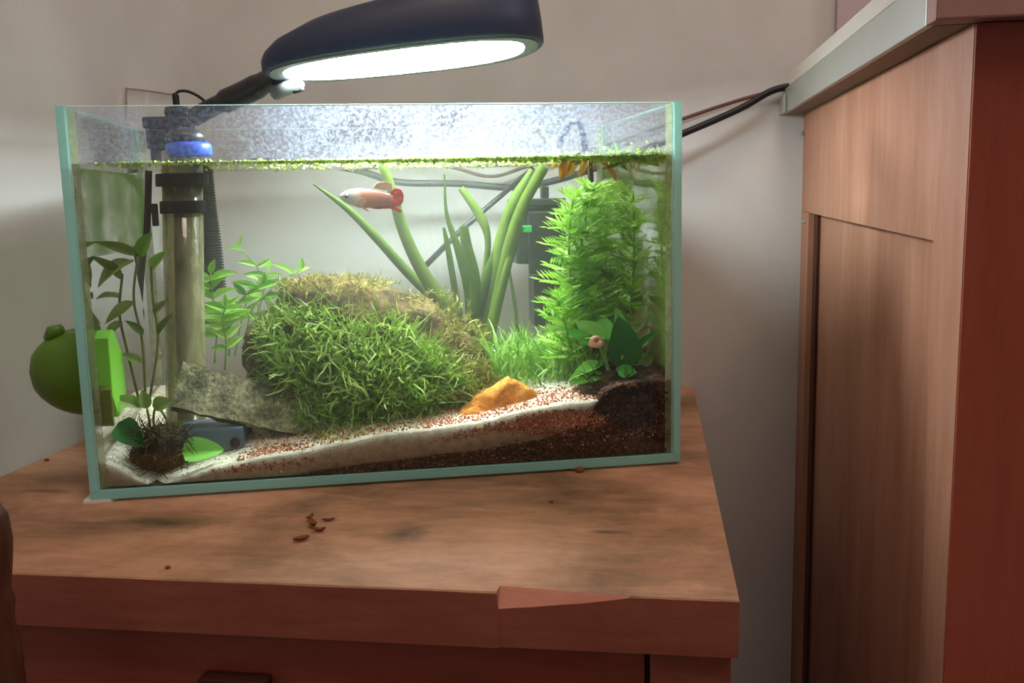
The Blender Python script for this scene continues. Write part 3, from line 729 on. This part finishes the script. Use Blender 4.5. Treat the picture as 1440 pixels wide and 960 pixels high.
feather_plant('feathery light green plant nearest the right pane of the tank', [(852, 505, .08), (852, 430, .085), (852, 340, .085), (856, 262, .085)], 60, .026)
feather_plant('short feathery bright green plant at the foot of the column', [(806, 520, .055), (800, 480, .05), (790, 440, .048), (782, 415, .048)], 26, .026)
feather_plant('feathery plant right of the column against the side glass', [(884, 520, .055), (888, 430, .06), (892, 350, .06), (890, 268, .055)], 70, .028, 'feather')
feather_plant('feathery plant in the back right corner of the tank', [(846, 470, .15), (850, 400, .16), (852, 340, .16), (846, 270, .16)], 50, .034)

# leafy stems behind the acrylic tube
def stem_plant(label, pts, nleaf, ln_px, wd_px, mat, kind='lance', stem='stem', group=None, st_r=.0008):
    base = L(*pts[0]); root = thing('stem_plant', label, 'plant', base, group)
    P = spline([L(*q) for q in pts], 8)
    part('stem', MB().tube(P, [st_r * (1 - .4 * i / len(P)) for i in range(len(P))], 6), M[stem], root, True)
    d = pts[0][2]
    for i in range(nleaf):
        t = .22 + .78 * (i // 2 + .5) / ((nleaf + 1) // 2); p = P[min(int(t * (len(P) - 1)), len(P) - 1)]
        sg = 1 if i % 2 else -1; an = random.uniform(.1, .8)
        dv = np.array([sg * math.cos(an), random.uniform(-.6, .2), math.sin(an)]); dv /= np.linalg.norm(dv)
        q = p + dv * ln_px * S(d) * random.uniform(.7, 1.25)
        place_leaf(root, kind, mat, p, q, wd_px * S(d) * random.uniform(.8, 1.2), random.uniform(-.4, .4), face=(random.uniform(-.3, .3), -1, random.uniform(.2, 1.2)))
    q = P[-1] + np.array([random.uniform(-.2, .4), -.1, 1]) * ln_px * S(d) * .6
    place_leaf(root, kind, mat, P[-1], q, wd_px * S(d) * .8)
    return root
gl_ = 'leafy green stems between the acrylic tube and the rock'
stem_plant('green leafy stem whose pale tip reaches above the rock edge', [(350, 500, .13), (352, 440, .13), (390, 400, .13), (425, 378, .13)], 8, 26, 9, 'herb', group=gl_)
stem_plant('tall thin leafy stem rising highest right of the acrylic tube', [(330, 500, .15), (345, 430, .15), (365, 385, .15), (335, 345, .15)], 9, 24, 8, 'herb', group=gl_)
stem_plant('bushy leafy stem close beside the acrylic tube', [(302, 510, .10), (305, 460, .10), (300, 420, .10), (296, 385, .10)], 12, 32, 12, 'herb', group=gl_)
stem_plant('leafy stem bending right in front of the dark rock side', [(322, 500, .11), (325, 450, .11), (340, 420, .11), (370, 400, .11)], 10, 28, 9, 'herb', group=gl_)
stem_plant('short leafy stem low between tube and rock', [(316, 520, .09), (318, 480, .09), (312, 450, .09), (318, 430, .09)], 12, 26, 10, 'herb', group=gl_)
stem_plant('leafy stem with its top leaves left of the rock crest', [(340, 490, .14), (362, 440, .14), (372, 405, .14), (378, 380, .14)], 8, 24, 8, 'herb', group=gl_)
g2 = 'leafy brown stems behind the green glass cleaner'
def hand_plant(name, label, base, stems, leaves, stem_mat, group=None, r=.0009):
    root = thing(name, label, 'plant', L(*base), group)
    for s_ in stems: part('stem', MB().tube(spline([L(*q) for q in s_], 6), r, 6), M[stem_mat], root, True)
    for (a, b, w, mat, kind, roll) in leaves:
        place_leaf(root, kind, mat, L(*a), L(*b), w * S(a[2]), roll, face=(random.uniform(-.2, .2), -1, .7))
    return root
hand_plant('stem_plant', 'olive leaved plant on brown stems left of the acrylic tube', (205, 565, .05),
    [[(205, 565, .05), (200, 480, .05), (188, 420, .055), (194, 360, .055)], [(210, 565, .05), (222, 480, .055), (215, 420, .06), (212, 370, .06)], [(196, 565, .05), (178, 490, .05), (168, 440, .05), (172, 385, .05)]],
    [((188, 366, .055), (122, 392, .03), 26, 'broado', 'lance', .5), ((192, 358, .055), (134, 338, .04), 14, 'broado', 'lance', -.3), ((196, 360, .055), (208, 328, .045), 20, 'herb', 'oval', .2),
     ((170, 392, .05), (120, 358, .03), 15, 'broado', 'lance', .1), ((168, 418, .05), (121, 412, .03), 9, 'broado', 'lance', .5), ((188, 424, .05), (146, 452, .04), 15, 'broado', 'lance', -.2),
     ((212, 378, .06), (232, 352, .05), 14, 'herb', 'lance', .4), ((202, 470, .05), (178, 450, .045), 11, 'broado', 'lance', 0), ((222, 470, .055), (240, 440, .05), 10, 'broado', 'lance', 0),
     ((200, 510, .05), (172, 496, .045), 12, 'broado', 'oval', 0), ((215, 440, .06), (235, 420, .055), 9, 'broado', 'lance', .5), ((172, 452, .05), (140, 470, .04), 16, 'broado', 'oval', .3)], 'bstem')
hand_plant('broad_leaf_plant', 'small plant with two glossy green leaves on the left front root clump', (225, 645, .024),
    [[(222, 640, .026), (212, 600, .03), (207, 575, .03)], [(226, 640, .026), (216, 590, .032), (222, 560, .032)], [(212, 640, .022), (200, 622, .02)], [(240, 645, .02), (262, 636, .016)], [(225, 640, .026), (236, 600, .03), (222, 568, .03)]],
    [((205, 600, .022), (170, 630, .014), 0, 'broad', 'heart', 0)][:0] +
    [((166, 594, .02), (200, 626, .014), 34, 'broad', 'heart', .2), ((256, 634, .016), (312, 630, .012), 34, 'broadl', 'heart', .1), ((200, 572, .03), (158, 556, .026), 18, 'broado', 'lance', .1),
     ((214, 570, .03), (240, 564, .026), 20, 'broado', 'oval', .3), ((207, 575, .03), (200, 548, .03), 16, 'broado', 'oval', .2), ((230, 612, .03), (258, 590, .028), 16, 'broado', 'lance', .2)], 'bstem', r=.0008)
hand_plant('broad_leaf_plant', 'broad leaved plant with large dark leaf on the right soil mound', (865, 540, .035),
    [[(865, 540, .035), (868, 520, .03), (876, 500, .022)], [(862, 540, .035), (850, 505, .035), (842, 480, .035)], [(858, 540, .035), (842, 525, .03), (836, 515, .03)], [(870, 540, .035), (905, 505, .04), (920, 470, .045)], [(864, 540, .035), (852, 500, .04), (858, 470, .04)]],
    [((880, 516, .024), (874, 448, .020), 50, 'broad', 'heart', .1), ((868, 492, .035), (874, 432, .034), 34, 'broadl', 'oval', .5), ((850, 476, .035), (812, 452, .032), 26, 'broadl', 'oval', -.3),
     ((846, 478, .04), (852, 446, .042), 38, 'broadl', 'heart', -.2), ((838, 486, .03), (802, 462, .028), 22, 'broadl', 'oval', .2), ((848, 512, .028), (800, 528, .020), 20, 'broadl', 'lance', .4),
     ((842, 506, .03), (818, 530, .022), 18, 'broad', 'lance', .2), ((850, 526, .025), (806, 538, .018), 14, 'broadl', 'lance', -.2), ((890, 490, .04), (936, 458, .045), 20, 'broadp', 'lance', .4),
     ((885, 470, .05), (925, 425, .055), 22, 'broadp', 'oval', .2), ((890, 498, .03), (928, 460, .028), 12, 'broad', 'lance', -.3), ((880, 440, .06), (940, 412, .065), 14, 'broado', 'lance', .2),
     ((898, 510, .04), (940, 500, .04), 20, 'broado', 'oval', .2), ((868, 522, .022), (895, 522, .016), 20, 'broadl', 'oval', .2), ((905, 480, .05), (944, 476, .05), 22, 'broadp', 'oval', .3)], 'stem')
# snail on a leaf
c = L(838, 479, .024); mb = MB(); pts = []; rad = []
for i in range(40):
    t = i / 39; a = t * 4 * PI; rr_ = .0012 + .0026 * t
    pts.append(c + np.array([math.cos(a) * rr_, -.002 * t, math.sin(a) * rr_ * .8])); rad.append(.0008 + .0018 * t)
sn = thing('snail', 'small pinkish snail on a pale leaf beside the dark leaf', 'snail', c)
part('shell', MB().tube(pts, rad, 8), M['snail'], sn, True)
part('body', MB().tube([c + np.array([-.006, .002, -.003]), c + np.array([-.002, .002, -.0035]), c + np.array([.004, .002, -.0035]), c + np.array([.008, .0015, -.003])], [.0006, .0016, .0018, .0008], 8), M['snail'], sn, True)

# floating plants
mb = MB()
def disc(x, y, r, z):
    n = 7; o = len(mb.v); a0 = random.random() * 6; e_ = Euler((random.gauss(0, .6), random.gauss(0, .6), a0)).to_matrix()
    mb.v.extend([tuple(e_ @ Vector((r*math.cos(2*PI*i/n), r*.8*math.sin(2*PI*i/n), 0)) + Vector((x, y, z))) for i in range(n)]); mb.f.append(tuple(range(o, o+n))); mb.mi.append(0)
for _ in range(2300):
    x = i0 + .002 + (i1 - i0 - .004) * random.random() ** .62; y = TG + .0015 + (TD - .013) * random.random() ** 1.2
    disc(x, y, random.uniform(.0007, .0021), WZ - .0004 + random.random() * .0016)
for _ in range(2400):                                # the meniscus along the front glass
    t = random.random() ** .5; x = i0 + .002 + (i1 - i0 - .004) * t
    disc(x, TG + .0016 + random.random() * .006, random.uniform(.0006, .0014 + .0009 * t), WZ + random.gauss(-.0006, .0005 + .0022 * t ** 4))
single('duckweed', mb, M['duck'], 'yellow-green duckweed film floating on the water surface', 'duckweed', (.2, .1, WZ), 'leaf', kind='stuff')
fl = thing('floating_plant', 'floating plant with amber leaves hanging under the surface before the filter cable', 'plant', L(815, 225, .03))
for a, b, w, mt_ in [((800, 222), (788, 250), 16, 'amber'), ((806, 224), (800, 246), 15, 'amber'), ((826, 222), (815, 246), 10, 'amber'), ((840, 224), (872, 252), 9, 'amber'), ((850, 222), (884, 236), 10, 'broado'),
                     ((864, 220), (850, 204), 7, 'broadl'), ((870, 220), (866, 200), 6, 'broadl'), ((790, 222), (776, 236), 9, 'amber'), ((880, 222), (930, 230), 12, 'broado'), ((900, 220), (850, 236), 10, 'broado'), ((780, 216), (776, 196), 5, 'broadp')]:
    place_leaf(fl, 'oval', mt_, L(*a, .03), L(*b, .022), w * S(.03), random.uniform(-.4, .4))
part('stem', MB().tube(spline([L(780, 224, .03), L(815, 227, .03), L(860, 224, .035), L(915, 224, .03)], 5), .0012, 6), M['bstem'], fl, True)
mb = MB()
for i in range(26):
    strand(mb, L(random.uniform(785, 900), 226, .03), np.array([random.uniform(-.6, .6), random.uniform(-.4, .4), -1]), random.uniform(.006, .018), .0004, rnd3(.8), 4)
part('roots', mb, M['amber'], fl, 'leaf', kind='stuff')

# ------------------------------------------------------------------ the fish
fd = .075
def fish():
    nose, tail = L(478, 276, fd), L(553, 281, fd)
    ln = np.linalg.norm(tail - nose); root = thing('betta_fish', 'small white-headed salmon fish with red tail swimming left near the surface', 'fish', (nose + tail) / 2)
    k = NT('fish_skin'); tc = k.coord('Object'); sx = k.n('ShaderNodeSeparateXYZ'); k.l(tc, sx.inputs[0])
    t = k.math('ADD', k.math('DIVIDE', sx.outputs[0], ln), .5); t = k.math('ADD', t, k.math('MULTIPLY', k.math('SUBTRACT', k.noise(tc, 250, 3), .5), .16))
    c = k.ramp(t, [(.0, 'c9cdd0'), (.12, 'c4c6c6'), (.3, 'c6b4aa'), (.42, 'b0705a'), (.72, 'a45e4c'), (.92, '9c5450'), (1, '8f3a3a')])
    dk = k.ramp(k.math('ADD', sx.outputs[2], k.math('MULTIPLY', k.noise(tc, 300, 2), .003)), [(0, 0), (1, 1)])
    skin = k.done(k.pbr(c, .35, k.bump(k.vor(tc, 900), .2, .0005), .5))
    prof = [(0, .02, .0), (.03, .06, -.005), (.1, .115, -.005), (.2, .155, -.006), (.35, .185, -.008), (.5, .185, -.006), (.65, .165, 0), (.8, .14, .002), (.92, .115, .002), (1, .10, .0)]
    rings = []
    for t_, h, off in prof:
        p = nose + (tail - nose) * t_
        rings.append([p + np.array([0, math.cos(a) * h * .55 * ln * (1 - .45 * t_), (math.sin(a) * h + off) * ln]) for a in np.linspace(0, 2*PI, 14, endpoint=False)])
    body = part('body', MB().loft(rings), skin, root, True)
    k = NT('red_fin'); tc = k.coord('Object'); r_ = k.ramp(k.noise(tc, 300, 4), [(.3, '7f1a20'), (.6, 'c02e30'), (.8, 'e07a72')]); b = k.pbr(r_, .5)
    t2 = k.n('ShaderNodeBsdfTranslucent'); k.l(r_, t2.inputs[0]); red = k.done(k.mixs(.5, b, t2.outputs[0]))
    sal = plain('salmon_fin', 'b58a78', .5, .3, .25, 200)
    def fin(name, poly, mat, off=0.0, label=None):
        P = [L(x, y, fd + off) for x, y in poly]; n = len(P); mbf = MB()
        c_ = np.mean(P, 0)
        ring = lambda s_, o: [c_ + (p - c_) * s_ + np.array([0, o, 0]) for p in P]
        mbf.loft([ring(.97, -.0005), ring(1, 0), ring(.97, .0005)])
        part(name, mbf, mat, root, False, label=label)
    fin('tail_fin', [(549, 269), (556, 264), (564, 266), (568, 274), (567, 284), (562, 290), (552, 291), (548, 287)], red, label='red fan tail')
    fin('anal_fin', [(514, 291), (535, 290), (550, 287), (556, 290), (566, 297), (562, 299), (548, 293), (530, 294)], red)
    fin('dorsal_fin', [(524, 264), (530, 257), (542, 255), (551, 258), (553, 266), (540, 268)], sal)
    fin('pectoral_fin', [(504, 280), (511, 277), (515, 283), (511, 290), (505, 287)], sal, -.0062)
    fin('ventral_fin', [(503, 288), (508, 288), (520, 297), (516, 297)], sal, -.002)
    for sg in (-1, 1):
        q = L(487.5, 276, fd) + np.array([0, sg * .0026, 0])
        part('eye', MB().loft([[q + np.array([math.cos(a) * r2_, o2, math.sin(a) * r2_]) for a in np.linspace(0, 2*PI, 10, endpoint=False)] for r2_, o2 in ((.0004, -.0011), (.0011, -.0006), (.0014, 0), (.0011, .0006), (.0004, .0011))]), M['black'], root, True)
fish()

# ------------------------------------------------------------------ the tube filter on the left
td = .068
ft = thing('tube_filter', 'upright clear acrylic filter tube with black clamps and blue ring', 'filter', L(300, 632, .045))
ax = L(262, 580, td); at_ = L(256, 215, td); r_ = 26 * S(td) * .97
def cyl(z_a, z_b, rad, hollow=0.0, seg=24):
    t0 = (z_a - ax[2]) / (at_[2] - ax[2]); t1 = (z_b - ax[2]) / (at_[2] - ax[2]); p, q = ax + (at_-ax)*t0, ax + (at_-ax)*t1
    ring = lambda c_, rr: [c_ + np.array([math.cos(2*PI*i/seg)*rr, math.sin(2*PI*i/seg)*rr, 0]) for i in range(seg)]
    if hollow:
        return MB().loft([ring(p, rad), ring(q, rad), ring(q, hollow), ring(p, hollow), ring(p, rad)], False)
    return MB().loft([ring(p, rad), ring(q, rad)])
zpx = lambda y: L(258, y, td)[2]
part('acrylic_tube', cyl(zpx(598), zpx(212), r_, r_ - .0014), M['acrylic'], ft, True)
part('inner_tube', cyl(zpx(596), zpx(300), r_ * .46, r_ * .4), M['smoky'], ft, True)
part('clamp_ring', cyl(zpx(262), zpx(244), r_ * 1.3), M['blackm'], ft, bevel=.001)
part('clamp_ring', cyl(zpx(300), zpx(282), r_ * 1.12), M['blackm'], ft, bevel=.001)
part('sponge_collar', cyl(zpx(282), zpx(263), r_ * .95), M['bluegrey'], ft)
part('clip', MB().box(tuple(L(214, 318, td - .008)), tuple(L(222, 286, td - .003))), M['blackm'], ft, bevel=.0008)
part('bracket', MB().tube(spline([L(209, 240, td), L(208, 290, td), L(206, 335, td)], 4), .0024, 8), M['blackm'], ft, True)
ca = L(266, 212, td - .006)
part('blue_ring', MB().lathe([(r_*1.02, ca[2] - .004), (r_*1.12, ca[2] - .002), (r_*1.12, ca[2] + .0035), (r_*1.0, ca[2] + .0055), (r_*.6, ca[2] + .0055)], ca[0], ca[1], 24), M['blue'], ft, True, label='blue ring')
part('cap', MB().lathe([(r_*.95, ca[2] + .0056), (r_*.95, ca[2] + .010), (r_*.75, ca[2] + .0135), (r_*.3, ca[2] + .0155), (.001, ca[2] + .016)], ca[0] - .002, ca[1], 24), M['black'], ft, True)
q0, q1 = L(250, 640, .030), L(342, 600, .03)
part('filter_base', MB().box((q0[0], .030, q0[2]), (q1[0], .064, q1[2])), M['bluegrey'], ft, bevel=.002)
q = L(331, 622, .0295); part('outlet', MB().loft([[q + np.array([math.cos(a)*.0035, o, math.sin(a)*.0035]) for a in np.linspace(0, 2*PI, 14, endpoint=False)] for o in (.001, -.002)]), M['black'], ft)
part('base_pipe', MB().tube([L(268, 598, .066), L(275, 600, .055), L(290, 606, .045)], .004, 10), M['bluegrey'], ft, True)

def corrugated(name, pts, rad, label, rib=.0022):
    P = spline([L(*q) for q in pts], 12); ln = sum(np.linalg.norm(P[i+1]-P[i]) for i in range(len(P)-1))
    seg = np.cumsum([0] + [np.linalg.norm(P[i+1]-P[i]) for i in range(len(P)-1)]); n = int(ln / rib) * 3
    Q = [np.array([np.interp(s_, seg, [p[a] for p in P]) for a in range(3)]) for s_ in np.linspace(0, ln, n)]
    return single(name, MB().tube(Q, [rad * (1.0 if i % 3 else .72) for i in range(n)], 12), M['blackm'], label, 'hose', tuple(L(*pts[0])), True)
corrugated('corrugated_hose', [(302, 410, .15), (296, 350, .155), (288, 290, .16), (282, 228, .165)], .0092, 'black corrugated hose standing behind the acrylic tube on its right')
single('slanted_hose', MB().tube(spline([L(194, 520, .16), L(192, 460, .165), L(194, 400, .165), L(199, 345, .17)], 8), [.006] * 12 + [.0045] * 13, 10), M['blackm'],
       'short smooth black hose standing in the back left corner of the tank', 'hose', tuple(L(186, 500, .16)), True)

# ------------------------------------------------------------------ black internal filter on the right
nf = thing('internal_filter', 'black box-shaped internal filter with bright green tab behind the feathery plant', 'filter', L(770, 455, .13))
def pbox(name, x0, y0, x1, y1, d, dep, mat, bev=.0012, label=None):
    a, b = L(x0, y1, d), L(x1, y0, d)
    return part(name, MB().box((a[0], d, a[2]), (b[0], d + dep, b[2])), M[mat], nf, bevel=bev, label=label)
pbox('motor_body', 726, 290, 792, 372, .125, .03, 'filter', .003)
pbox('motor_cover', 744, 296, 796, 386, .121, .0036, 'filter', .0016)
pbox('head', 722, 278, 796, 292, .122, .034, 'filter', .0015)
pbox('lug', 762, 262, 772, 279, .13, .008, 'filter', .0008)
pbox('green_tab', 733, 317, 748, 327, .1185, .0022, 'green', .0006, 'bright green tab')
pbox('sponge_case', 752, 386, 806, 460, .126, .028, 'filter', .002)
pbox('strap', 752, 388, 762, 458, .1235, .0022, 'filter', .0005)
part('power_cable', MB().tube(spline([L(822, 330, .13), L(830, 280, .12), L(830, 240, .10), L(822, 205, .085), L(817, 176, .08), L(806, 170, .085), L(796, 184, .10), L(788, 200, .14), L(786, 205, .19)], 6), .0024, 8), M['cable'], nf, True)

# ------------------------------------------------------------------ magnetic glass cleaner
ma = thing('magnetic_glass_cleaner', 'lime green magnetic glass cleaner clasping the left pane', 'cleaner', (0, .04, L(105, 590, .03)[2]))
zc = float((L(75, 460, .03)[2] + L(75, 586, .03)[2]) / 2); hz = float(L(75, 460, .03)[2] - L(75, 586, .03)[2]) / 2
xo = float(L(42, 520, .035)[0])
rings = []
for i in range(11):
    t = i / 10; k_ = math.sqrt(max(0, 1 - t ** 2.2)); k_ = max(k_, .03)
    rings.append([(-.0008 + xo * t, .036 + math.cos(a) * .024 * k_, zc + math.sin(a) * hz * k_ * (1 + .04 * math.sin(3*a))) for a in np.linspace(0, 2*PI, 22, endpoint=False)])
part('outer_handle', MB().loft(rings), M['handle'], ma, True, label='dark green domed outer handle')
q = L(75, 468, .03); part('lobe', MB().tube([q + np.array([-.004, .004, -.004]), q, q + np.array([.006, -.002, .003])], [.004, .0055, .003], 10), M['handle'], ma, True)
def zl(py): return float(L(130, py, .02)[2])
xi, dp = TG + .0006, .0105
poly = [(.0125, zl(474)), (.0125, zl(556)), (.024, zl(590)), (.046, zl(583)), (.050, zl(540)), (.046, zl(505)), (.028, zl(466))]
part('inner_pad', MB().loft([[(xi, y, z) for y, z in poly], [(xi + dp, y, z) for y, z in poly]]), M['lime'], ma, bevel=.0012, label='bright lime inner pad')
poly = [(.0085, zl(545)), (.0085, zl(590)), (.0118, zl(597)), (.0118, zl(540))]
part('pad_foot', MB().loft([[(xi, y, z) for y, z in poly], [(xi + dp, y, z) for y, z in poly]]), M['olive'], ma, bevel=.0008, label='olive lower pad')

# ------------------------------------------------------------------ clamp lamp over the tank
la = thing('clamp_lamp', 'black clip-on lamp with glowing oval LED head over the aquarium', 'lamp', (.05, TD, TH))
PL, PR = L(371, 108, .105), L(765, 64, .085)              # ends of the head's rim
hc = (PL + PR) / 2; hx = (PR - PL) / 2; hl = np.linalg.norm(hx); ex = hx / hl
ey = np.array([0, 1.0, -.12]); ey -= ex * (ey @ ex); ey /= np.linalg.norm(ey); ez = np.cross(ex, ey)
HWD = .043
def outline(sx, sy, n=44, e=2.6):
    out = []
    for i in range(n):
        a = 2 * PI * i / n; c_, s_ = math.cos(a), math.sin(a)
        u = math.copysign(abs(c_) ** (2 / e), c_); v_ = math.copysign(abs(s_) ** (2 / e), s_)
        out.append((u * sx, v_ * sy * (1 + .10 * u)))
    return out
def ring(sx, sy, z, shift=0.0, tilt=0.0):
    return [hc + ex * (u + shift) + ey * v_ + ez * (z + tilt * (u / hl)) for u, v_ in outline(sx, sy)]
mb = MB(); mb.loft([ring(hl * .93, HWD * .90, .0025), ring(hl * .97, HWD * .95, 0), ring(hl, HWD, .002), ring(hl * 1.0, HWD, .013, 0, .004), ring(hl * .985, HWD * .97, .022, .001, .008),
                    ring(hl * .93, HWD * .9, .031, .003, .011), ring(hl * .78, HWD * .74, .039, .009, .011), ring(hl * .5, HWD * .46, .043, .016, .008), ring(hl * .12, HWD * .1, .0445, .02, .002)])
part('lamp_head', mb, M['shell'], la, True)
part('rim', MB().loft([ring(hl * .955, HWD * .93, -.0006), ring(hl * .955, HWD * .93, .0022), ring(hl * .86, HWD * .80, .0022), ring(hl * .86, HWD * .80, -.0006), ring(hl * .955, HWD * .93, -.0006)], False), M['greyp'], la)
part('led_panel', MB().loft([ring(hl * .855, HWD * .79, -.0002), ring(hl * .855, HWD * .79, .0018)]), M['led'], la, label='glowing white LED panel')
elb = L(392, 122, .13); clampt = L(272, 158, .19)
part('arm', MB().tube(spline([clampt + np.array([0, 0, -.004]), L(305, 148, .18), L(345, 130, .16), L(376, 114, .14), L(396, 104, .12)], 6), [.0075]*8 + [.0095]*8 + [.0085]*9, 14), M['black'], la, True)
part('joint', MB().tube([L(388, 130, .125), L(404, 124, .115), L(424, 118, .105)], [.006, .0055, .003], 12), M['greyp'], la, True, label='pale grey joint')
q = L(412, 128, .11); part('tilt_screw', MB().tube([q, q + np.array([.008, -.001, .001])], [.0022, .0014], 10), M['black'], la, True)
q0 = L(205, 188, TD); q1 = L(300, 156, TD)
part('clamp_top', MB().box((q0[0], TD - .012, TH + .0004), (q0[0] + .038, TD + .012, TH + .010)), M['black'], la, bevel=.002)
part('clamp_front', MB().box((q0[0] + .002, TD - .012, TH - .016), (q0[0] + .034, TD - TG - .0008, TH + .0003)), M['black'], la, bevel=.0015)
part('clamp_back', MB().box((q0[0] + .002, TD + .0006, TH - .03), (q0[0] + .034, TD + .012, TH + .0003)), M['black'], la, bevel=.0015)
part('clamp_knob', MB().lathe([(.009, TH + .0102), (.0105, TH + .013), (.0095, TH + .018), (.004, TH + .019)], q0[0] + .026, TD, 14), M['black'], la, True)
q = L(248, 148, .19); q2 = L(248, 131, .19)
part('cord', MB().tube(spline([q, q2, L(262, 128, .19), L(280, 136, .19), L(296, 150, .19)], 6), [.0028]*6 + [.0012]*19, 8), M['cable'], la, True)

# ------------------------------------------------------------------ cables
def cable(name, pts, rad, mat, label, seg=8):
    P = spline([np.array(p) for p in pts], 8)
    return single(name, MB().tube(P, rad, seg), M[mat], label, 'cable', tuple(P[0]), True, tank=False)
YW = .345
cable('power_cable', [Wp(1122, 119, 1, .375), Wp(1085, 128, 1, .37), Wp(1040, 153, 1, .365), Wp(960, 188, 1, .35), Wp(850, 232, 1, .34), Wp(740, 262, 1, .33), Wp(640, 258, 1, .32), Wp(560, 256, 1, .31), Wp(505, 240, 1, .30), Wp(440, 230, 1, .30), Wp(350, 228, 1, .29), Wp(280, 250, 1, .28), Wp(262, 330, 1, .28)], .0032, 'cable', 'thick black cable running along the back wall toward the grey counter')
cable('thin_cable', [Wp(1110, 124, 1, .381), Wp(1060, 135, 1, .381), Wp(1010, 150, 1, .38), Wp(960, 167, 1, .38), Wp(850, 205, 1, .375), Wp(745, 233, 1, .37), Wp(690, 248, 1, .365), Wp(630, 234, 1, .36), Wp(520, 215, 1, .36)], .0017, 'cablebrown', 'thin brown cable just above the thick black one on the back wall')
single('straight_tube', MB().tube([L(590, 382, .165), L(650, 322, .168), L(750, 236, .17)], [.0026, .0024, .002], 8), M['cable'], 'straight dark tube slanting behind the ribbon leaves', 'tube', tuple(L(590, 382, .165)), True)
YQ = YB - .002
cable('wall_wire', [Wp(178, 165, 0, XL + .002), Wp(178, 128, 0, XL + .002), Wp(181, 125, 0, XL + .002), Wp(210, 128, 0, XL + .002), Wp(243, 133, 0, XL + .002)], .0008, 'wire', 'thin bent brown wire fixed on the left wall near the corner', 6)

# ------------------------------------------------------------------ crumbs on the cabinet top
def curl(label, px, py, length, width, ang, lift):
    p = Wp(px, py, 2, T); mb = MB(); n = 8; rings = []
    ca_, sa_ = math.cos(ang), math.sin(ang)
    for i in range(n + 1):
        t = i / n - .5; w = width * (1 - (2 * t) ** 2) ** .5 * .5 + .0003; z = lift * (2 * t) ** 2 + .0006
        c_ = np.array([p[0] + ca_ * t * length, p[1] + sa_ * t * length, T + z]); s_ = np.array([-sa_, ca_, 0])
        rings.append([c_ - s_ * w + (0, 0, w * .9), c_ - (0, 0, .0002), c_ + s_ * w + (0, 0, w * .9), c_ + (0, 0, .0004)])
    single('dry_leaf', MB().loft(rings), M['dry'], label, 'leaf', tuple(p), False, tank=False, group='curled dry leaf bits before the tank')
curl('largest curled brown leaf bit in the cluster on the cabinet top', 440, 741, .011, .0045, -.9, .003)
curl('pale curled leaf bit lying flat below the leaf cluster', 424, 761, .010, .004, .7, .0015)
curl('short upright leaf bit at the top of the leaf cluster', 436, 732, .007, .003, 1.4, .003)
curl('thin brown leaf sliver right of the leaf cluster', 462, 733, .008, .0018, .3, .001)
curl('wide leaf bit at the right of the leaf cluster', 449, 748, .008, .003, .2, .002)
def crumb(label, px, py, r, mat='dry'):
    p = Wp(px, py, 2, T); mb = MB().lathe([(r*.5, T + .0001), (r, T + r*.3), (r*.8, T + r*.8), (r*.3, T + r)], p[0], p[1], 7)
    single('crumb', mb, M[mat], label, 'crumb', tuple(p), False, tank=False)
crumb('brown crumb at the tank foot near its right end', 815, 663, .0035); crumb('small dark crumb beside the brown one at the tank foot', 799, 660, .002)
crumb('tiny dark crumb near the front edge of the cabinet top', 236, 799, .0016); crumb('small dark crumb left of the tank foot', 66, 648, .002)
crumb('tiny dark crumb at the right of the cabinet top', 775, 706, .0015)
